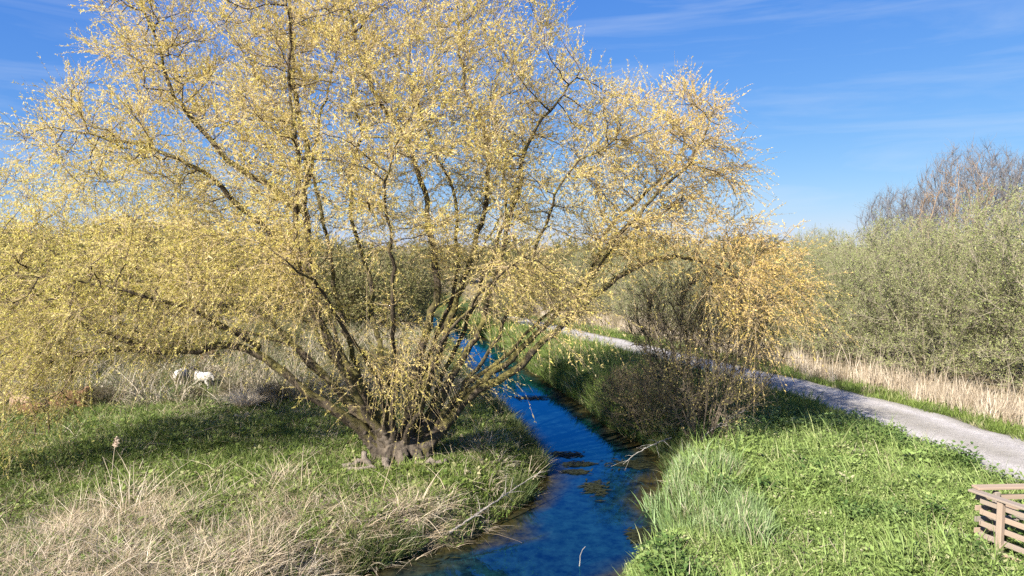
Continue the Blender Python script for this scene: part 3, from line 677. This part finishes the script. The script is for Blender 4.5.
def scatter(name, pts, tufts, mat, scale, label, cat, tilt=.12, sxy=None, seed=1):
    """one 'stuff' object: its own tuft meshes instanced on its own loose points"""
    r = np.random.default_rng(seed); n = len(pts)
    V = []; F = []; src = []; off = 0
    for k, (v, f) in enumerate(tufts):
        V.append(v); F.append(f + off); off += len(v); src.append(np.full(len(v), k))
    nt = off
    V.append(pts); src.append(np.full(n, -1))
    me = mesh_np(name, np.concatenate(V), [np.concatenate(F)], mat)
    me.attributes.new('src', 'INT', 'POINT').data.foreach_set('value', np.concatenate(src).astype(np.int32))
    rot = np.zeros((off + n, 3), np.float32); rot[nt:] = np.stack([r.normal(0, tilt, n), r.normal(0, tilt, n), r.random(n) * 6.283], 1)
    me.attributes.new('rot', 'FLOAT_VECTOR', 'POINT').data.foreach_set('vector', rot.ravel())
    scl = np.ones((off + n, 3), np.float32); s = np.asarray(scale) * np.exp(r.normal(0, .2, n))
    scl[nt:] = np.stack([s, s, s * np.exp(r.normal(0, .12, n))], 1)
    if sxy is not None: scl[nt:, :2] *= np.asarray(sxy)[:, None]
    me.attributes.new('scl', 'FLOAT_VECTOR', 'POINT').data.foreach_set('vector', scl.ravel())
    o = link(name, me)
    ng = bpy.data.node_groups.new(name + '_scatter', 'GeometryNodeTree')
    ng.interface.new_socket('Geometry', in_out='INPUT', socket_type='NodeSocketGeometry')
    ng.interface.new_socket('Geometry', in_out='OUTPUT', socket_type='NodeSocketGeometry')
    N, L = ng.nodes, ng.links; gi = N.new('NodeGroupInput'); go = N.new('NodeGroupOutput')
    def att(nm, dt):
        a = N.new('GeometryNodeInputNamedAttribute'); a.data_type = dt; a.inputs['Name'].default_value = nm
        return a.outputs['Attribute']
    sa = att('src', 'INT')
    def sep(val):
        c = N.new('FunctionNodeCompare'); c.data_type = 'INT'; c.operation = 'EQUAL'
        ins = [i for i in c.inputs if i.type == 'INT']; L.new(sa, ins[0]); ins[1].default_value = val
        s = N.new('GeometryNodeSeparateGeometry'); s.domain = 'POINT'
        L.new(gi.outputs[0], s.inputs['Geometry']); L.new(c.outputs[0], s.inputs['Selection']); return s.outputs['Selection']
    g2i = N.new('GeometryNodeGeometryToInstance')
    for k in range(len(tufts)): L.new(sep(k), g2i.inputs[0])
    iop = N.new('GeometryNodeInstanceOnPoints'); iop.inputs['Pick Instance'].default_value = True
    L.new(sep(-1), iop.inputs['Points']); L.new(g2i.outputs[0], iop.inputs['Instance'])
    e2r = N.new('FunctionNodeEulerToRotation'); L.new(att('rot', 'FLOAT_VECTOR'), e2r.inputs[0]); L.new(e2r.outputs[0], iop.inputs['Rotation'])
    L.new(att('scl', 'FLOAT_VECTOR'), iop.inputs['Scale'])
    L.new(iop.outputs[0], go.inputs[0])
    md = o.modifiers.new('scatter', 'NODES'); md.node_group = ng
    return tag(o, label, cat, kind='stuff')

def sample(n, x0, x1, y0, y1, prob, r, pw=1.6):
    """random ground points, denser near the viewer, kept with probability prob(x, y)"""
    t = r.random(n); y = (y0 ** (1 - pw) + t * (y1 ** (1 - pw) - y0 ** (1 - pw))) ** (1 / (1 - pw)); x = x0 + (x1 - x0) * r.random(n)
    k = (np.abs(x) < .83 * y + 2.5); x, y = x[k], y[k]
    k = r.random(len(x)) < prob(x, y); x, y = x[k], y[k]
    return np.stack([x, y, height(x, y) - .01], 1)

def grass_mat(name, stops, transl=.3): return leaf_mat(name, transl, .6, False, stops)
r = np.random.default_rng(3)
off_path = lambda x, y: (np.abs(path_d(x, y)) > 1.52 + .5 * (vnoise(x, y, .5, 31) - .5))
land = lambda x, y, e=.12: bank_d(x, y) > e

def p_left(x, y):
    dr, n = dryness(x, y); return land(x, y) * (x < xl(y)) * np.clip(1.05 - dr * .6, 0, 1)
pts = sample(105000, -24, 2, 6, 46, p_left, r)
tg = [blades(16, .14, .10, .7, .011, r) for _ in range(4)] + [leafy(14, .07, .09, .055, r) for _ in range(2)]
M_grass = grass_mat('meadow_grass', [(0, (.09, .145, .025)), (.4, (.165, .22, .045)), (.75, (.215, .29, .06)), (.9, (.31, .335, .12)), (1, (.46, .39, .25))])
scatter('meadow_grass', pts, tg, M_grass, .75 + .028 * pts[:, 1], 'short green grass of the left meadow around the willow foot', 'grass', seed=2)

def p_straw(x, y):
    dr, n = dryness(x, y); return land(x, y, .0) * (x < xl(y) + .1) * np.clip(dr * 1.1 * smoothstep(.15, .5, vnoise(x, y, .9, 40)) + .07, 0, 1) * smoothstep(-.05, .25, bank_d(x, y)) * (y < 22)
pts = sample(32000, -18, 2, 6, 22, p_straw, r)
ts = [blades(14, .28, .2, 1.4, .011, r, hsd=.45) for _ in range(3)] + [blades(22, .20, .24, 2.6, .012, r, hsd=.4, curl=.15) for _ in range(5)] + [blades(2, .7, .2, .35, .008, r, hsd=.25)]
M_straw = grass_mat('dry_straw', [(0, (.34, .255, .155)), (.5, (.58, .465, .32)), (1, (.74, .63, .48))], .2)
scatter('dry_grass', pts, ts, M_straw, .78, 'bleached dead straw and matted grass on the near left bank', 'dry grass', .2, seed=3)

def near_sheep(x, y):
    m = np.ones_like(x)
    for sx, sy in ((-11.6, 23.7), (-10.95, 23.6), (-14.95, 20.6), (-14.25, 20.0), (-13.75, 20.9), (-12.75, 28.6), (-8.1, 20.7), (-8.1, 20.2)):
        m = m * (((x - sx * (1 - .03)) / .75) ** 2 + ((y - sy + .7) / 1.3) ** 2 > 1)
    return np.clip(m + .12, 0, 1)
def p_back(x, y):
    dr, n = dryness(x, y); return near_sheep(x, y) * land(x, y, .9) * (x < xl(y)) * dr * (y > 20.5) * (.35 + .65 * smoothstep(.3, .6, vnoise(x, y, 1.8, 41)))
pts = sample(15000, -45, 0, 20, 48, p_back, r)
tb2 = [blades(26, .46, .28, 1.0, .02, r, hsd=.45) for _ in range(4)] + [leafy(60, .35, .3, .06, r) for _ in range(2)]
M_brush = grass_mat('dry_brush', [(0, (.11, .14, .045)), (.25, (.19, .19, .08)), (.45, (.30, .245, .15)), (.75, (.42, .35, .24)), (1, (.52, .45, .34))], .2)
scatter('dry_brush', pts, tb2, M_brush, .85 + .008 * pts[:, 1], 'tan dead grass and brambles behind the willow round the sheep', 'dry grass', .2, seed=4)

def clear_fence(x, y):   # trampled strip in front of the railing
    t = np.clip(((x - 7.57) * .36 - (y - 11.07) * .93), 0, 3.1); d_ = np.hypot(x - 7.57 - .36 * t, y - 11.07 + .93 * t)
    return smoothstep(.25, 1.0, d_)
def reed_zone(x, y): return smoothstep(0, .8, 1.1 - ((x - 3.7 - .25 * (y - 13.9) * .3) / 1.3) ** 2 - ((y - 13.6) / 2.7) ** 2 + 1.8 * (vnoise(x, y, .9, 71) - .5))
def p_right(x, y): return land(x, y, .1) * (x > xr(y)) * (path_d(x, y) < -1.15) * off_path(x, y) * (1 - .45 * reed_zone(x, y)) * clear_fence(x, y)
pts = sample(200000, -4, 14, 6, 60, p_right, r)
tl = [leafy(36, .11, .14, .035, r) for _ in range(6)] + [leafy(44, .2, .12, .04, r)] + [blades(18, .24, .12, .7, .014, r) for _ in range(1)]
M_lush = grass_mat('lush_ground_cover', [(0, (.13, .19, .045)), (.4, (.24, .32, .085)), (.75, (.28, .385, .105)), (.93, (.37, .43, .15)), (1, (.46, .42, .25))])
far = pts[:, 1] > 19
M_nettle = grass_mat('nettle_leaf', [(0, (.07, .13, .03)), (.6, (.13, .21, .05)), (1, (.22, .29, .09))])
scatter('leafy_ground_cover', pts[~far], tl, M_lush, smoothstep(-.2, .9, bank_d(pts[~far][:, 0], pts[~far][:, 1])) * (.55 + 1.1 * vnoise(pts[~far][:, 0], pts[~far][:, 1], 1.1, 81) * vnoise(pts[~far][:, 0], pts[~far][:, 1], .4, 82) + .02 * pts[~far][:, 1]), 'lush leafy ground cover on the right bank between water and path', 'ground cover', seed=5)
scatter('bank_grass', pts[far], [blades(18, .24, .14, .6, .018, r) for _ in range(4)], M_grass, .75 + .02 * pts[far][:, 1], 'green grass of the far right bank sloping down to the water', 'grass', seed=6)

pts = sample(9000, 1, 13, 9.5, 22, lambda x, y: p_right(x, y) * smoothstep(.62, .8, vnoise(x, y, 1.3, 91)) * smoothstep(.3, 1.0, bank_d(x, y)), r)
scatter('nettles', pts, [leafy(44, .34, .14, .065, r) for _ in range(4)], M_nettle, .85, 'darker taller nettle patches in the right bank ground cover', 'nettles', seed=15)
pts = sample(5000, 1, 13, 9.5, 26, lambda x, y: p_right(x, y) * smoothstep(.55, .8, vnoise(x, y, .8, 92)), r)
scatter('dead_stems', pts, [blades(4, .34, .16, 1.1, .010, r, hsd=.4) for _ in range(4)], M_straw, .85, 'scattered dead straw stems among the green of the right bank', 'dry grass', .3, seed=16)
pts = sample(40000, 1, 6.5, 10, 17.5, lambda x, y: reed_zone(x, y) * land(x, y, -.1) * (x > xr(y) - .15), r)[:1900]
tr = [blades(8, .40, .15, .35, .026, r, 4, .2, 1.6) for _ in range(5)] + [blades(9, .28, .2, .6, .026, r, 4, .25) for _ in range(2)]
M_reed = grass_mat('green_reed', [(0, (.14, .22, .06)), (.4, (.25, .35, .12)), (.8, (.34, .44, .21)), (.9, (.42, .42, .24)), (1, (.58, .49, .36))])
scatter('green_reeds', pts, tr, M_reed, .5 + .4 * reed_zone(pts[:, 0], pts[:, 1]) + .7 * (vnoise(pts[:, 0], pts[:, 1], .6, 72) - .5), 'tall upright blue-green reeds at the right water edge', 'reeds', .1, seed=7)

# sedge fringe along both water edges
yy = 10 + 32 * r.random(7000) ** 1.3; sd_ = r.random(len(yy)) < .5
xx = np.where(sd_, xl(yy) - .02 - .38 * r.random(len(yy)), xr(yy) + .02 + .4 * r.random(len(yy)))
kk = vnoise(xx, yy, 1.1, 50) > np.where(yy < 16, .62, np.where(yy < 22, .12, .3)); xx, yy = xx[kk], yy[kk]  # denser dark sedge mid-reach, also standing in for shade beside the trunk
pts = np.stack([xx, yy, height(xx, yy) - .02], 1)
M_sedge = grass_mat('bank_sedge', [(0, (.05, .085, .02)), (.5, (.10, .14, .035)), (.9, (.17, .19, .06)), (1, (.34, .28, .16))])
scatter('bank_sedge', pts, [blades(16, .42, .09, .65, .016, r) for _ in range(4)], M_sedge, .85, 'dark green sedge fringe along both edges of the water', 'sedge', seed=8)

# verge and dry reeds on the right of the path
def p_verge(x, y): q = path_d(x, y); return off_path(x, y) * (q > 1.15) * (q < 2.95 + .6 * (vnoise(x, y, 1.2, 60) - .5))
pts = sample(30000, 2, 22, 7, 60, p_verge, r)
scatter('verge_grass', pts, [blades(18, .17, .13, .7, .014, r) for _ in range(4)], M_grass, .75 + .02 * pts[:, 1], 'narrow green grass verge on the far side of the path', 'grass', seed=9)
def p_dreed(x, y):
    q = path_d(x, y); w = 2.6 + .7 * (vnoise(x, y, 1.2, 60) - .5); return (q > w) * smoothstep(4.9, 3.3, q) * (.5 + .5 * smoothstep(.25, .6, vnoise(x, y, .9, 61)))
pts = sample(26000, 2, 26, 10, 64, p_dreed, r)
M_dreed = grass_mat('dry_reed', [(0, (.34, .26, .17)), (.5, (.54, .44, .32)), (1, (.66, .57, .44))], .2)
scatter('dry_reeds', pts, [blades(18, .62, .17, .34, .016, r, 3, .35) for _ in range(5)], M_dreed, .9, 'pale straw coloured dead reeds in a strip below the right bushes', 'reeds', .08, seed=10)

# ------------------------------------------------------------------ fence
M_wood = mk_wood()
def board(name, parent, p, q, w, h, mat=M_wood, up=(0, 0, 1)):
    """a bevelled board from p to q (in the parent's space), width w across, height h along up"""
    p, q = Vector(p), Vector(q); d = q - p; L_ = d.length; bm = bmesh.new(); bmesh.ops.create_cube(bm, size=1)
    for v in bm.verts: v.co = Vector((v.co.x * L_, v.co.y * w, v.co.z * h))
    bmesh.ops.bevel(bm, geom=bm.edges[:], offset=min(w, h) * .12, segments=1, affect='EDGES')
    me = bpy.data.meshes.new(name); bm.to_mesh(me); bm.free(); me.materials.append(mat)
    o = link(name, me, parent); x = d.normalized(); z = Vector(up); y = z.cross(x).normalized(); z = x.cross(y)
    import mathutils
    m = mathutils.Matrix((x, y, z)).transposed().to_4x4(); m.translation = (p + q) / 2; o.matrix_local = m
    return o
fb = (7.72, 10.56, float(height(7.7, 10.6)) - .09)
fence = thing('wooden_fence', 'weathered slatted wooden railing with flat cap boards at the lower right corner', 'fence', fb)
A0 = Vector((-.13, .47, 0)); B0 = Vector((1.0, -2.45, 0)); dF = (B0 - A0).normalized(); nF = Vector((-dF.y, dF.x, 0))
for t in (.47, 2.2, 3.1):
    c = A0 + dF * t; board('post', fence, c + Vector((0, 0, -.3)), c + Vector((0, 0, .975)), .09, .09, up=(dF.x, dF.y, 0))
for k, z in enumerate((.10, .29, .48, .67, .85)):
    o = nF * .064
    board('slat', fence, A0 + dF * .1 + o + Vector((0, 0, z)), B0 + o + Vector((0, 0, z)), .028, .085)
board('cap_board', fence, A0 + Vector((0, 0, 1.0)) - dF * .02, B0 + Vector((0, 0, 1.0)), .15, .035)
C0 = A0 + Vector((3.2, .18, 0)); dC = (C0 - A0).normalized(); nC = Vector((-dC.y, dC.x, 0))
for t in (.42, 1.9, 3.1):
    c = A0 + dC * t + Vector((0, .0, 0)); board('post', fence, c + Vector((0, 0, -.3)), c + Vector((0, 0, .97)), .09, .09, up=(dC.x, dC.y, 0))
for z in (.10, .29, .48, .67, .85):
    o = nC * .068
    board('slat', fence, A0 + dC * .12 + o + Vector((0, 0, z)), C0 + o + Vector((0, 0, z)), .028, .085)
board('cap_board', fence, A0 + dC * .05 + Vector((0, 0, 1.042)), C0 + Vector((0, 0, 1.042)), .17, .04)

# ------------------------------------------------------------------ sheep
M_wool = plain_mat('white_wool', (.40, .365, .31), (.55, .51, .45), 14, .95, .9, .05)
M_bwool = plain_mat('brown_wool', (.12, .062, .03), (.26, .145, .075), 14, .95, .9, .05)
M_twool = plain_mat('tan_wool', (.25, .16, .10), (.42, .29, .2), 14, .95, .9, .05)
M_pale = plain_mat('dingy_wool', (.30, .25, .19), (.52, .45, .37), 14, .95, .9, .05)
M_black = plain_mat('black_face', (.012, .011, .010), (.03, .027, .024), 20, .8, .4, .01)
def headed(name, wool, head):
    """wool on the body, another coat on head and neck"""
    m, N, L, b = new_mat(name); t = N.new('ShaderNodeTexCoord'); s = N.new('ShaderNodeSeparateXYZ'); L.new(t.outputs['Object'], s.inputs[0])
    f = ramp(N, L, s.outputs['Y'], [(.33, (0, 0, 0)), (.36, (1, 1, 1))]); n = noise_tex(N, L, 14, 5, .7)
    mx = N.new('ShaderNodeMixRGB'); L.new(f, mx.inputs['Fac']); L.new(ramp(N, L, n, [(.3, wool[0]), (.7, wool[1])]), mx.inputs['Color1'])
    mx.inputs['Color2'].default_value = (*head, 1); L.new(mx.outputs[0], b.inputs['Base Color']); b.inputs['Roughness'].default_value = .95
    bump(N, L, b, n, .9, .05); return m
M_blackhead = headed('white_wool_black_head', ((.40, .365, .31), (.55, .51, .45)), (.018, .016, .014))
def sheep_mesh(pose):
    """overlapping masses and tapered limbs; a voxel remesh grows them into one body"""
    tb = Tubes()
    def lump(c, r):
        n = 9; t = np.linspace(0, math.pi, n); c = np.array(c, float)
        ring = np.arange(14) * 2 * math.pi / 14
        base = tb.n; v = np.stack([np.stack([r[0] * math.sin(a) * np.cos(ring), np.full(14, -r[1] * math.cos(a)), r[2] * math.sin(a) * np.sin(ring)], 1) for a in t * .996 + .006]).reshape(-1, 3) + c
        i_ = np.arange(n - 1)[:, None] * 14; j_ = np.arange(14)[None]; k_ = (j_ + 1) % 14
        tb.v.append(v); tb.q.append(np.stack([i_ + j_, i_ + 14 + j_, i_ + 14 + k_, i_ + k_], -1).reshape(-1, 4) + base); tb.n += len(v)
    def limb(pts, rad):
        pts = np.array(pts, float); tb.add(np.concatenate([pts[:1], pts, pts[-1:]]), np.concatenate([[.002], rad, [.002]]), 8)
    ly = pose == 'lying'; z = .27 if ly else .52
    lump((0, -.02, z), (.23 if ly else .19, .42, .25 if ly else .21)); lump((0, -.24, z), (.21, .22, .23)); lump((0, .22, z + .01), (.19, .22, .22))
    if pose == 'grazing': nk, hd, mz = (0, .46, z - .02), (0, .56, z - .20), (0, .63, z - .36)
    elif pose == 'raised': nk, hd, mz = (0, .40, z + .20), (0, .47, z + .36), (0, .64, z + .31)
    else: nk, hd, mz = (0, .38, z + .14), (0, .46, z + .25), (0, .61, z + .18)
    limb([(0, .24, z + .04), nk, hd], [.14, .10, .08]); limb([np.array(hd) - (0, .04, 0), hd, mz], [.07, .085, .05])
    limb([(0, -.42, z + .06), (0, -.50, z - .02), (0, -.51, z - .14)], [.06, .045, .03])
    for s in (-1, 1):
        limb([hd, (s * .09, hd[1] - .03, hd[2] + .03), (s * .16, hd[1] - .05, hd[2] - .01)], [.04, .03, .015])
        if ly:
            limb([(s * .14, .26, .14), (s * .17, .40, .07), (s * .13, .52, .045)], [.09, .05, .035]); limb([(s * .18, -.22, .16), (s * .25, -.05, .08), (s * .22, .10, .05)], [.12, .07, .035])
        else:
            limb([(s * .11, .24, .44), (s * .11, .26, .27), (s * .105, .27, .15), (s * .105, .26, .0)], [.09, .055, .038, .034])
            limb([(s * .12, -.26, .46), (s * .12, -.25, .33), (s * .115, -.34, .19), (s * .115, -.30, .0)], [.12, .085, .04, .034])
    return tb.mesh('sheep_' + pose, None)
def sheep(pose, mat, label, loc, heading, s):
    me = sheep_mesh(pose); me.materials.append(mat)
    o = link('sheep', me, None, (loc[0], loc[1], float(height(*loc)) - .01), heading, (s, s, s))
    md = o.modifiers.new('fuse', 'REMESH'); md.mode = 'VOXEL'; md.voxel_size = .022; md.use_smooth_shade = True
    sm = o.modifiers.new('soften', 'SMOOTH'); sm.iterations = 4; sm.factor = .5
    return tag(o, label, 'sheep', 'sheep resting and grazing in the meadow')
SHEEP = [('grazing', M_wool, 'white sheep grazing with its rump to the viewer, left of the pair', (-11.75, 24.0), .08, .85),
         ('raised', M_blackhead, 'white sheep with black raised head, right of the white pair', (-10.78, 23.6), 1.3, .83),
         ('lying', M_twool, 'tan sheep lying at the far left beneath the willow foliage', (-14.95, 20.6), 1.3, 1.0),
         ('lying', M_bwool, 'dark brown sheep lying in front of the tan one', (-14.25, 20.0), 1.8, .85),
         ('lying', M_bwool, 'large brown sheep lying by the dark brushwood', (-13.75, 20.9), -1.2, 1.15),
         ('lying', M_bwool, 'brown sheep farthest back, above the white pair', (-12.75, 28.6), 3.0, 1.15)]
for a_ in SHEEP: sheep(*a_)

# ------------------------------------------------------------------ dead wood, tussock, reeds, floating weed
M_dead = bark_mat('bleached_wood', (.28, .24, .20), (.52, .46, .39), scale=9)
M_log = bark_mat('old_log', (.14, .11, .085), (.36, .30, .24), scale=9)
def log(label, p, q, r0, r1, mat=M_log, name='log', cat='log', sides=9, wob=.03):
    p, q = np.array(p, float), np.array(q, float); n = 7; t = np.linspace(0, 1, n)[:, None]
    pts = p * (1 - t) + q * t; rg = np.random.default_rng(int(abs(p[0] * 977 + p[1] * 131))); pts[1:-1] += rg.normal(0, wob, (n - 2, 3))
    rad = r0 + (r1 - r0) * t[:, 0]; rad = rad * (1 + rg.normal(0, .06, n))
    pts = np.concatenate([pts[:1], pts, pts[-1:]]); rad = np.concatenate([[.001], rad, [.001]])
    pts[0] += (pts[1] - pts[2]) * .01; pts[-1] += (pts[-2] - pts[-3]) * .01
    tb = Tubes(); tb.add(pts - p, rad, sides); return tag(link(name, tb.mesh(name, mat), None, p), label, cat)
hz = lambda x, y: float(height(x, y))
log('short grey log standing against the left foot of the willow trunk', (-3.12, 14.72, hz(-3.1, 14.7) - .05), (-3.28, 14.9, .42), .085, .06)
log('pale split log lying left of the willow trunk', (-3.75, 14.75, hz(-3.75, 14.75) + .06), (-3.25, 14.95, hz(-3.25, 14.95) + .13), .07, .055)
log('thin grey log lying across the left root of the willow', (-3.6, 14.55, hz(-3.6, 14.55) + .04), (-2.95, 14.6, hz(-2.95, 14.6) + .06), .045, .035)
log('stubby root stump in front of the willow trunk', (-2.72, 14.62, hz(-2.72, 14.62) - .06), (-2.78, 14.75, .34), .13, .08)
log('long flat grey log lying right of the willow trunk', (-2.15, 14.78, hz(-2.15, 14.78) + .07), (-1.45, 14.95, hz(-1.45, 14.95) + .10), .075, .06)
def branch(label, pts, r0, nside, seed, mat=M_dead, name='fallen_branch', cat='branch', slen=.5, up=.25, root=None):
    rg = np.random.default_rng(seed); base = np.array(pts[0], float)
    o = thing(name, label, cat, base)
    q = resample(pts, .08); q[1:] += rg.normal(0, .006, q[1:].shape); n = len(q); rad = r0 * (1 - .75 * np.linspace(0, 1, n))
    tb = Tubes(); tb.add(q - base, rad, 6); link('stem', tb.mesh('stem', mat), o)
    if nside:
        tb = Tubes()
        for _ in range(nside):
            k = int(rg.integers(n // 5, n - 2)); t = nrm(q[k + 1] - q[k]); d_ = nrm(t * .8 + rg.normal(0, .6, 3) + np.array([0, 0, up])); l = slen * (.4 + rg.random())
            m_ = np.linspace(0, 1, 6)[:, None]; c = q[k] + d_ * l * m_ + np.array([0, 0, -.2]) * l * m_ ** 2 + rg.normal(0, .012, (6, 3)) * m_
            tb.add(c - base, rad[k] * .55 * (1 - .7 * m_[:, 0]), 4)
        tag(link('twigs', tb.mesh('twigs', mat), o), kind='stuff')
    return o
branch('long bleached fallen branch slanting along the left water edge', [(-1.15, 12.25, -.28), (-.6, 12.85, -.12), (-.05, 13.5, .02), (.3, 13.95, .1), (.62, 14.35, .16)], .024, 16, 5, slen=.42, up=.05)
branch('thin dead stick poking out of the water at the bottom', [(1.15, 11.45, -.8), (1.17, 11.5, -.5), (1.2, 11.5, -.3), (1.27, 11.5, -.2)], .014, 0, 6, name='dead_stick', cat='stick')
branch('bare broken branches hanging over the water under the dark shrub', [(4.1, 17.3, 0.05), (3.7, 16.9, .05), (3.2, 16.8, -.15), (2.75, 16.7, -.45)], .022, 9, 8, M_dead, 'broken_branch', 'branch', .5)
branch('pale twiggy dead bough at the shrub foot beside the path', [(4.6, 16.7, .1), (5.2, 16.9, .5), (5.8, 17.1, .75), (6.3, 17.2, .95)], .022, 34, 9, M_dead, 'dead_bough', 'branch', .5)
for k, (x, y, hh, lx, lb) in enumerate([(-9.05, 11.9, 1.0, .75, 'bare bramble cane arching up at the left edge, the longest'), (-9.15, 11.6, .85, .4, 'bare bramble cane at the left edge, left of the longest'), (-8.9, 12.1, .55, 1.0, 'low bare bramble cane at the left edge, leaning furthest right')]):
    z = hz(x, y); branch(lb, [(x, y, z - .05), (x + lx * .25, y, z + hh * .45), (x + lx * .6, y + .1, z + hh * .8), (x + lx, y + .15, z + hh)], .011, 5, 20 + k, M_darktwig, 'bramble_cane', 'cane', .3)
for k, (x, y, lb) in enumerate([(-12.5, 17.6, 'thin leafless sapling stem under the hanging foliage, left one'), (-12.2, 17.7, 'thin leafless sapling stem under the hanging foliage, right one')]):
    z = hz(x, y); branch(lb, [(x, y, z - .1), (x + .02, y, z + .6), (x - .03, y, z + 1.2), (x + .05, y, z + 2.0)], .03, 8, 30 + k, M_darktwig, 'sapling', 'sapling', .5, .6)
# feathery reed stalks
M_plume = plain_mat('reed_plume', (.42, .31, .22), (.62, .50, .40), 30, .95, .6, .01)
def reed_stalk(label, x, y, h, lean, head=True, seed=1):
    z = hz(x, y); o = thing('reed_stalk', label, 'reed', (x, y, z - .03), 0, 'dead reed stalks on the left bank')
    t = np.linspace(0, 1, 8); c = np.stack([lean * t ** 1.6, 0 * t, h * t], 1)
    tb = Tubes(); tb.add(c, .0085 * (1 - .5 * t), 5); link('stalk', tb.mesh('stalk', M_straw_solid), o)
    if head:
        rg = np.random.default_rng(seed); tb = Tubes()
        for _ in range(80):
            u = rg.random(); b_ = c[-1] + np.array([lean * .25 * u, 0, -.04 + .2 * u]); d_ = nrm(np.array([lean + .05, 0, .6]) + rg.normal(0, .35, 3)) * (.05 + .05 * (1 - u))
            tb.add([b_, b_ + d_ * .6, b_ + d_ + np.array([.01, 0, -.02])], [.004, .005, .0015], 4)
        link('plume', tb.mesh('plume', M_plume), o)
    return o
M_straw_solid = plain_mat('straw_stalk', (.42, .34, .22), (.58, .49, .36), 20, .9, .3, .003)
reed_stalk('dead reed stalk with a feathery plume in the left foreground', -7.75, 12.9, 1.15, .12, True, 3)
reed_stalk('dead reed stalk leaning left beside the plumed one', -7.62, 12.85, .95, -.22, False)
reed_stalk('plain upright reed stalk right of the plumed one', -7.25, 12.8, .85, .03, False)
reed_stalk('tall thin dead stalk left of the willow trunk in the short grass', -4.25, 13.5, .9, .06, False)
reed_stalk('short thin dead stalk next to the tall one left of the trunk', -4.05, 13.4, .6, -.05, False)
reed_stalk('dead stalk at the water edge right of the willow', .35, 15.2, .8, .1, False)
# dead sedge tussock
rt = np.random.default_rng(77); v_, f_ = blades(300, .75, .26, 1.3, .022, rt, 4, .2, .9)
tag(link('sedge_tussock', mesh_np('sedge_tussock', v_, [f_], M_straw), None, (-8.1, 20.6, hz(-8.1, 20.6) - .02)), 'drooping straw coloured sedge tussock at the edge of the short grass', 'tussock')
# brambles and brushwood behind
for x, y, s, rz, lb in [(-10.4, 21.9, .13, .3, 'dark bramble mound just below the white sheep pair'), (-7.5, 21.2, .17, 2, 'dark bramble mound right beside the straw tussock'), (-13.2, 21.3, .18, 3.4, 'dark brushwood heap between the lying brown sheep'), (-9.2, 22.4, .15, 4.4, 'small bramble mound between the sheep and the tussock')]:
    plant('bramble', shr, lb, 'bush', (x, y, hz(x, y) - .03), rz, (s * 1.5, s * 1.5, s), 'brambles in the dry grass')
bk = random.Random(12)
for k in range(16):
    y = bk.uniform(25, 38); x = bk.uniform(-.72 * y, -3.6 - (y - 25) * .12); s_ = bk.uniform(.16, .30)
    if abs(x + 11.5) < 2 and y < 29: x -= 4
    plant('scrub_bush', hedge, 'low scrubby bush dotted in the dry grass behind the willow', 'bush', (x, y, hz(x, y) - .05), bk.uniform(0, 6), (s_ * 1.3, s_ * 1.3, s_), 'low scrub in the dry grass')
pile = thing('brush_pile', 'low pile of grey cut branches behind the white sheep', 'brush pile', (-10.9, 26.2, hz(-10.9, 26.2)))
for k in range(14):
    a_ = rt.normal(0, .5); l = .5 + .6 * rt.random(); c = np.array([rt.normal(0, .5), rt.normal(0, .2), .06 + .22 * rt.random()]); d_ = np.array([math.cos(a_), math.sin(a_), rt.normal(0, .15)])
    tb = Tubes(); tb.add([c - d_ * l, c, c + d_ * l], [.022, .018, .008], 5); link('stick', tb.mesh('stick', M_log), pile)
# floating weed
M_weed = plain_mat('water_weed', (.008, .011, .005), (.032, .034, .014), 12, .6, .8, .02)
def weed(label, x, y, w, l, seed):
    rg = np.random.default_rng(seed); V = []; F = []
    for _ in range(150):
        a_ = rg.normal(0, .35, 2); c = np.array([a_[0] * w, a_[1] * l, .002 + .012 * rg.random()]); d_ = nrm(np.array([1, .15, 0]) + rg.normal(0, .5, 3) * [1, 1, .05]) * (.05 + .09 * rg.random()); s_ = np.array([-d_[1], d_[0], 0]) * .3
        i0 = len(V); V += [c - d_, c + s_ + [0, 0, .008], c + d_, c - s_ + [0, 0, .008]]; F.append((i0, i0 + 1, i0 + 2, i0 + 3))
    return tag(link('floating_weed', mesh_np('floating_weed', np.array(V), [np.array(F)], M_weed), None, (x, y, WATER + .004)), label, 'water weed', 'mats of floating weed', 'stuff')
weed('dark floating weed mat nearest the left bank sedge', 1.45, 17.8, .5, .35, 1)
weed('small dark weed streak mid stream just below the sedge', 1.7, 17.0, .55, .25, 2)
weed('dark weed patch in mid stream, nearest the viewer of the three streaks', 1.6, 16.4, .4, .2, 3)
weed('broad dark weed mat under the shrub at the right bank', 3.05, 17.0, .75, .5, 4)
weed('thin floating weed line far upstream behind the limbs', -.6, 30.5, .9, .5, 5)
weed('long dark weed trail in mid stream beside the fallen branch', 1.9, 15.3, .35, .7, 6)
weed('ragged weed mat hugging the right bank below the reeds', 2.5, 12.7, .4, .6, 7)
weed('brownish weed mat in the near left shallows', -1.9, 11.75, .9, .4, 8)
weed('weed mat across the stream just above the sedge point', .75, 24.5, 1.0, .5, 9)
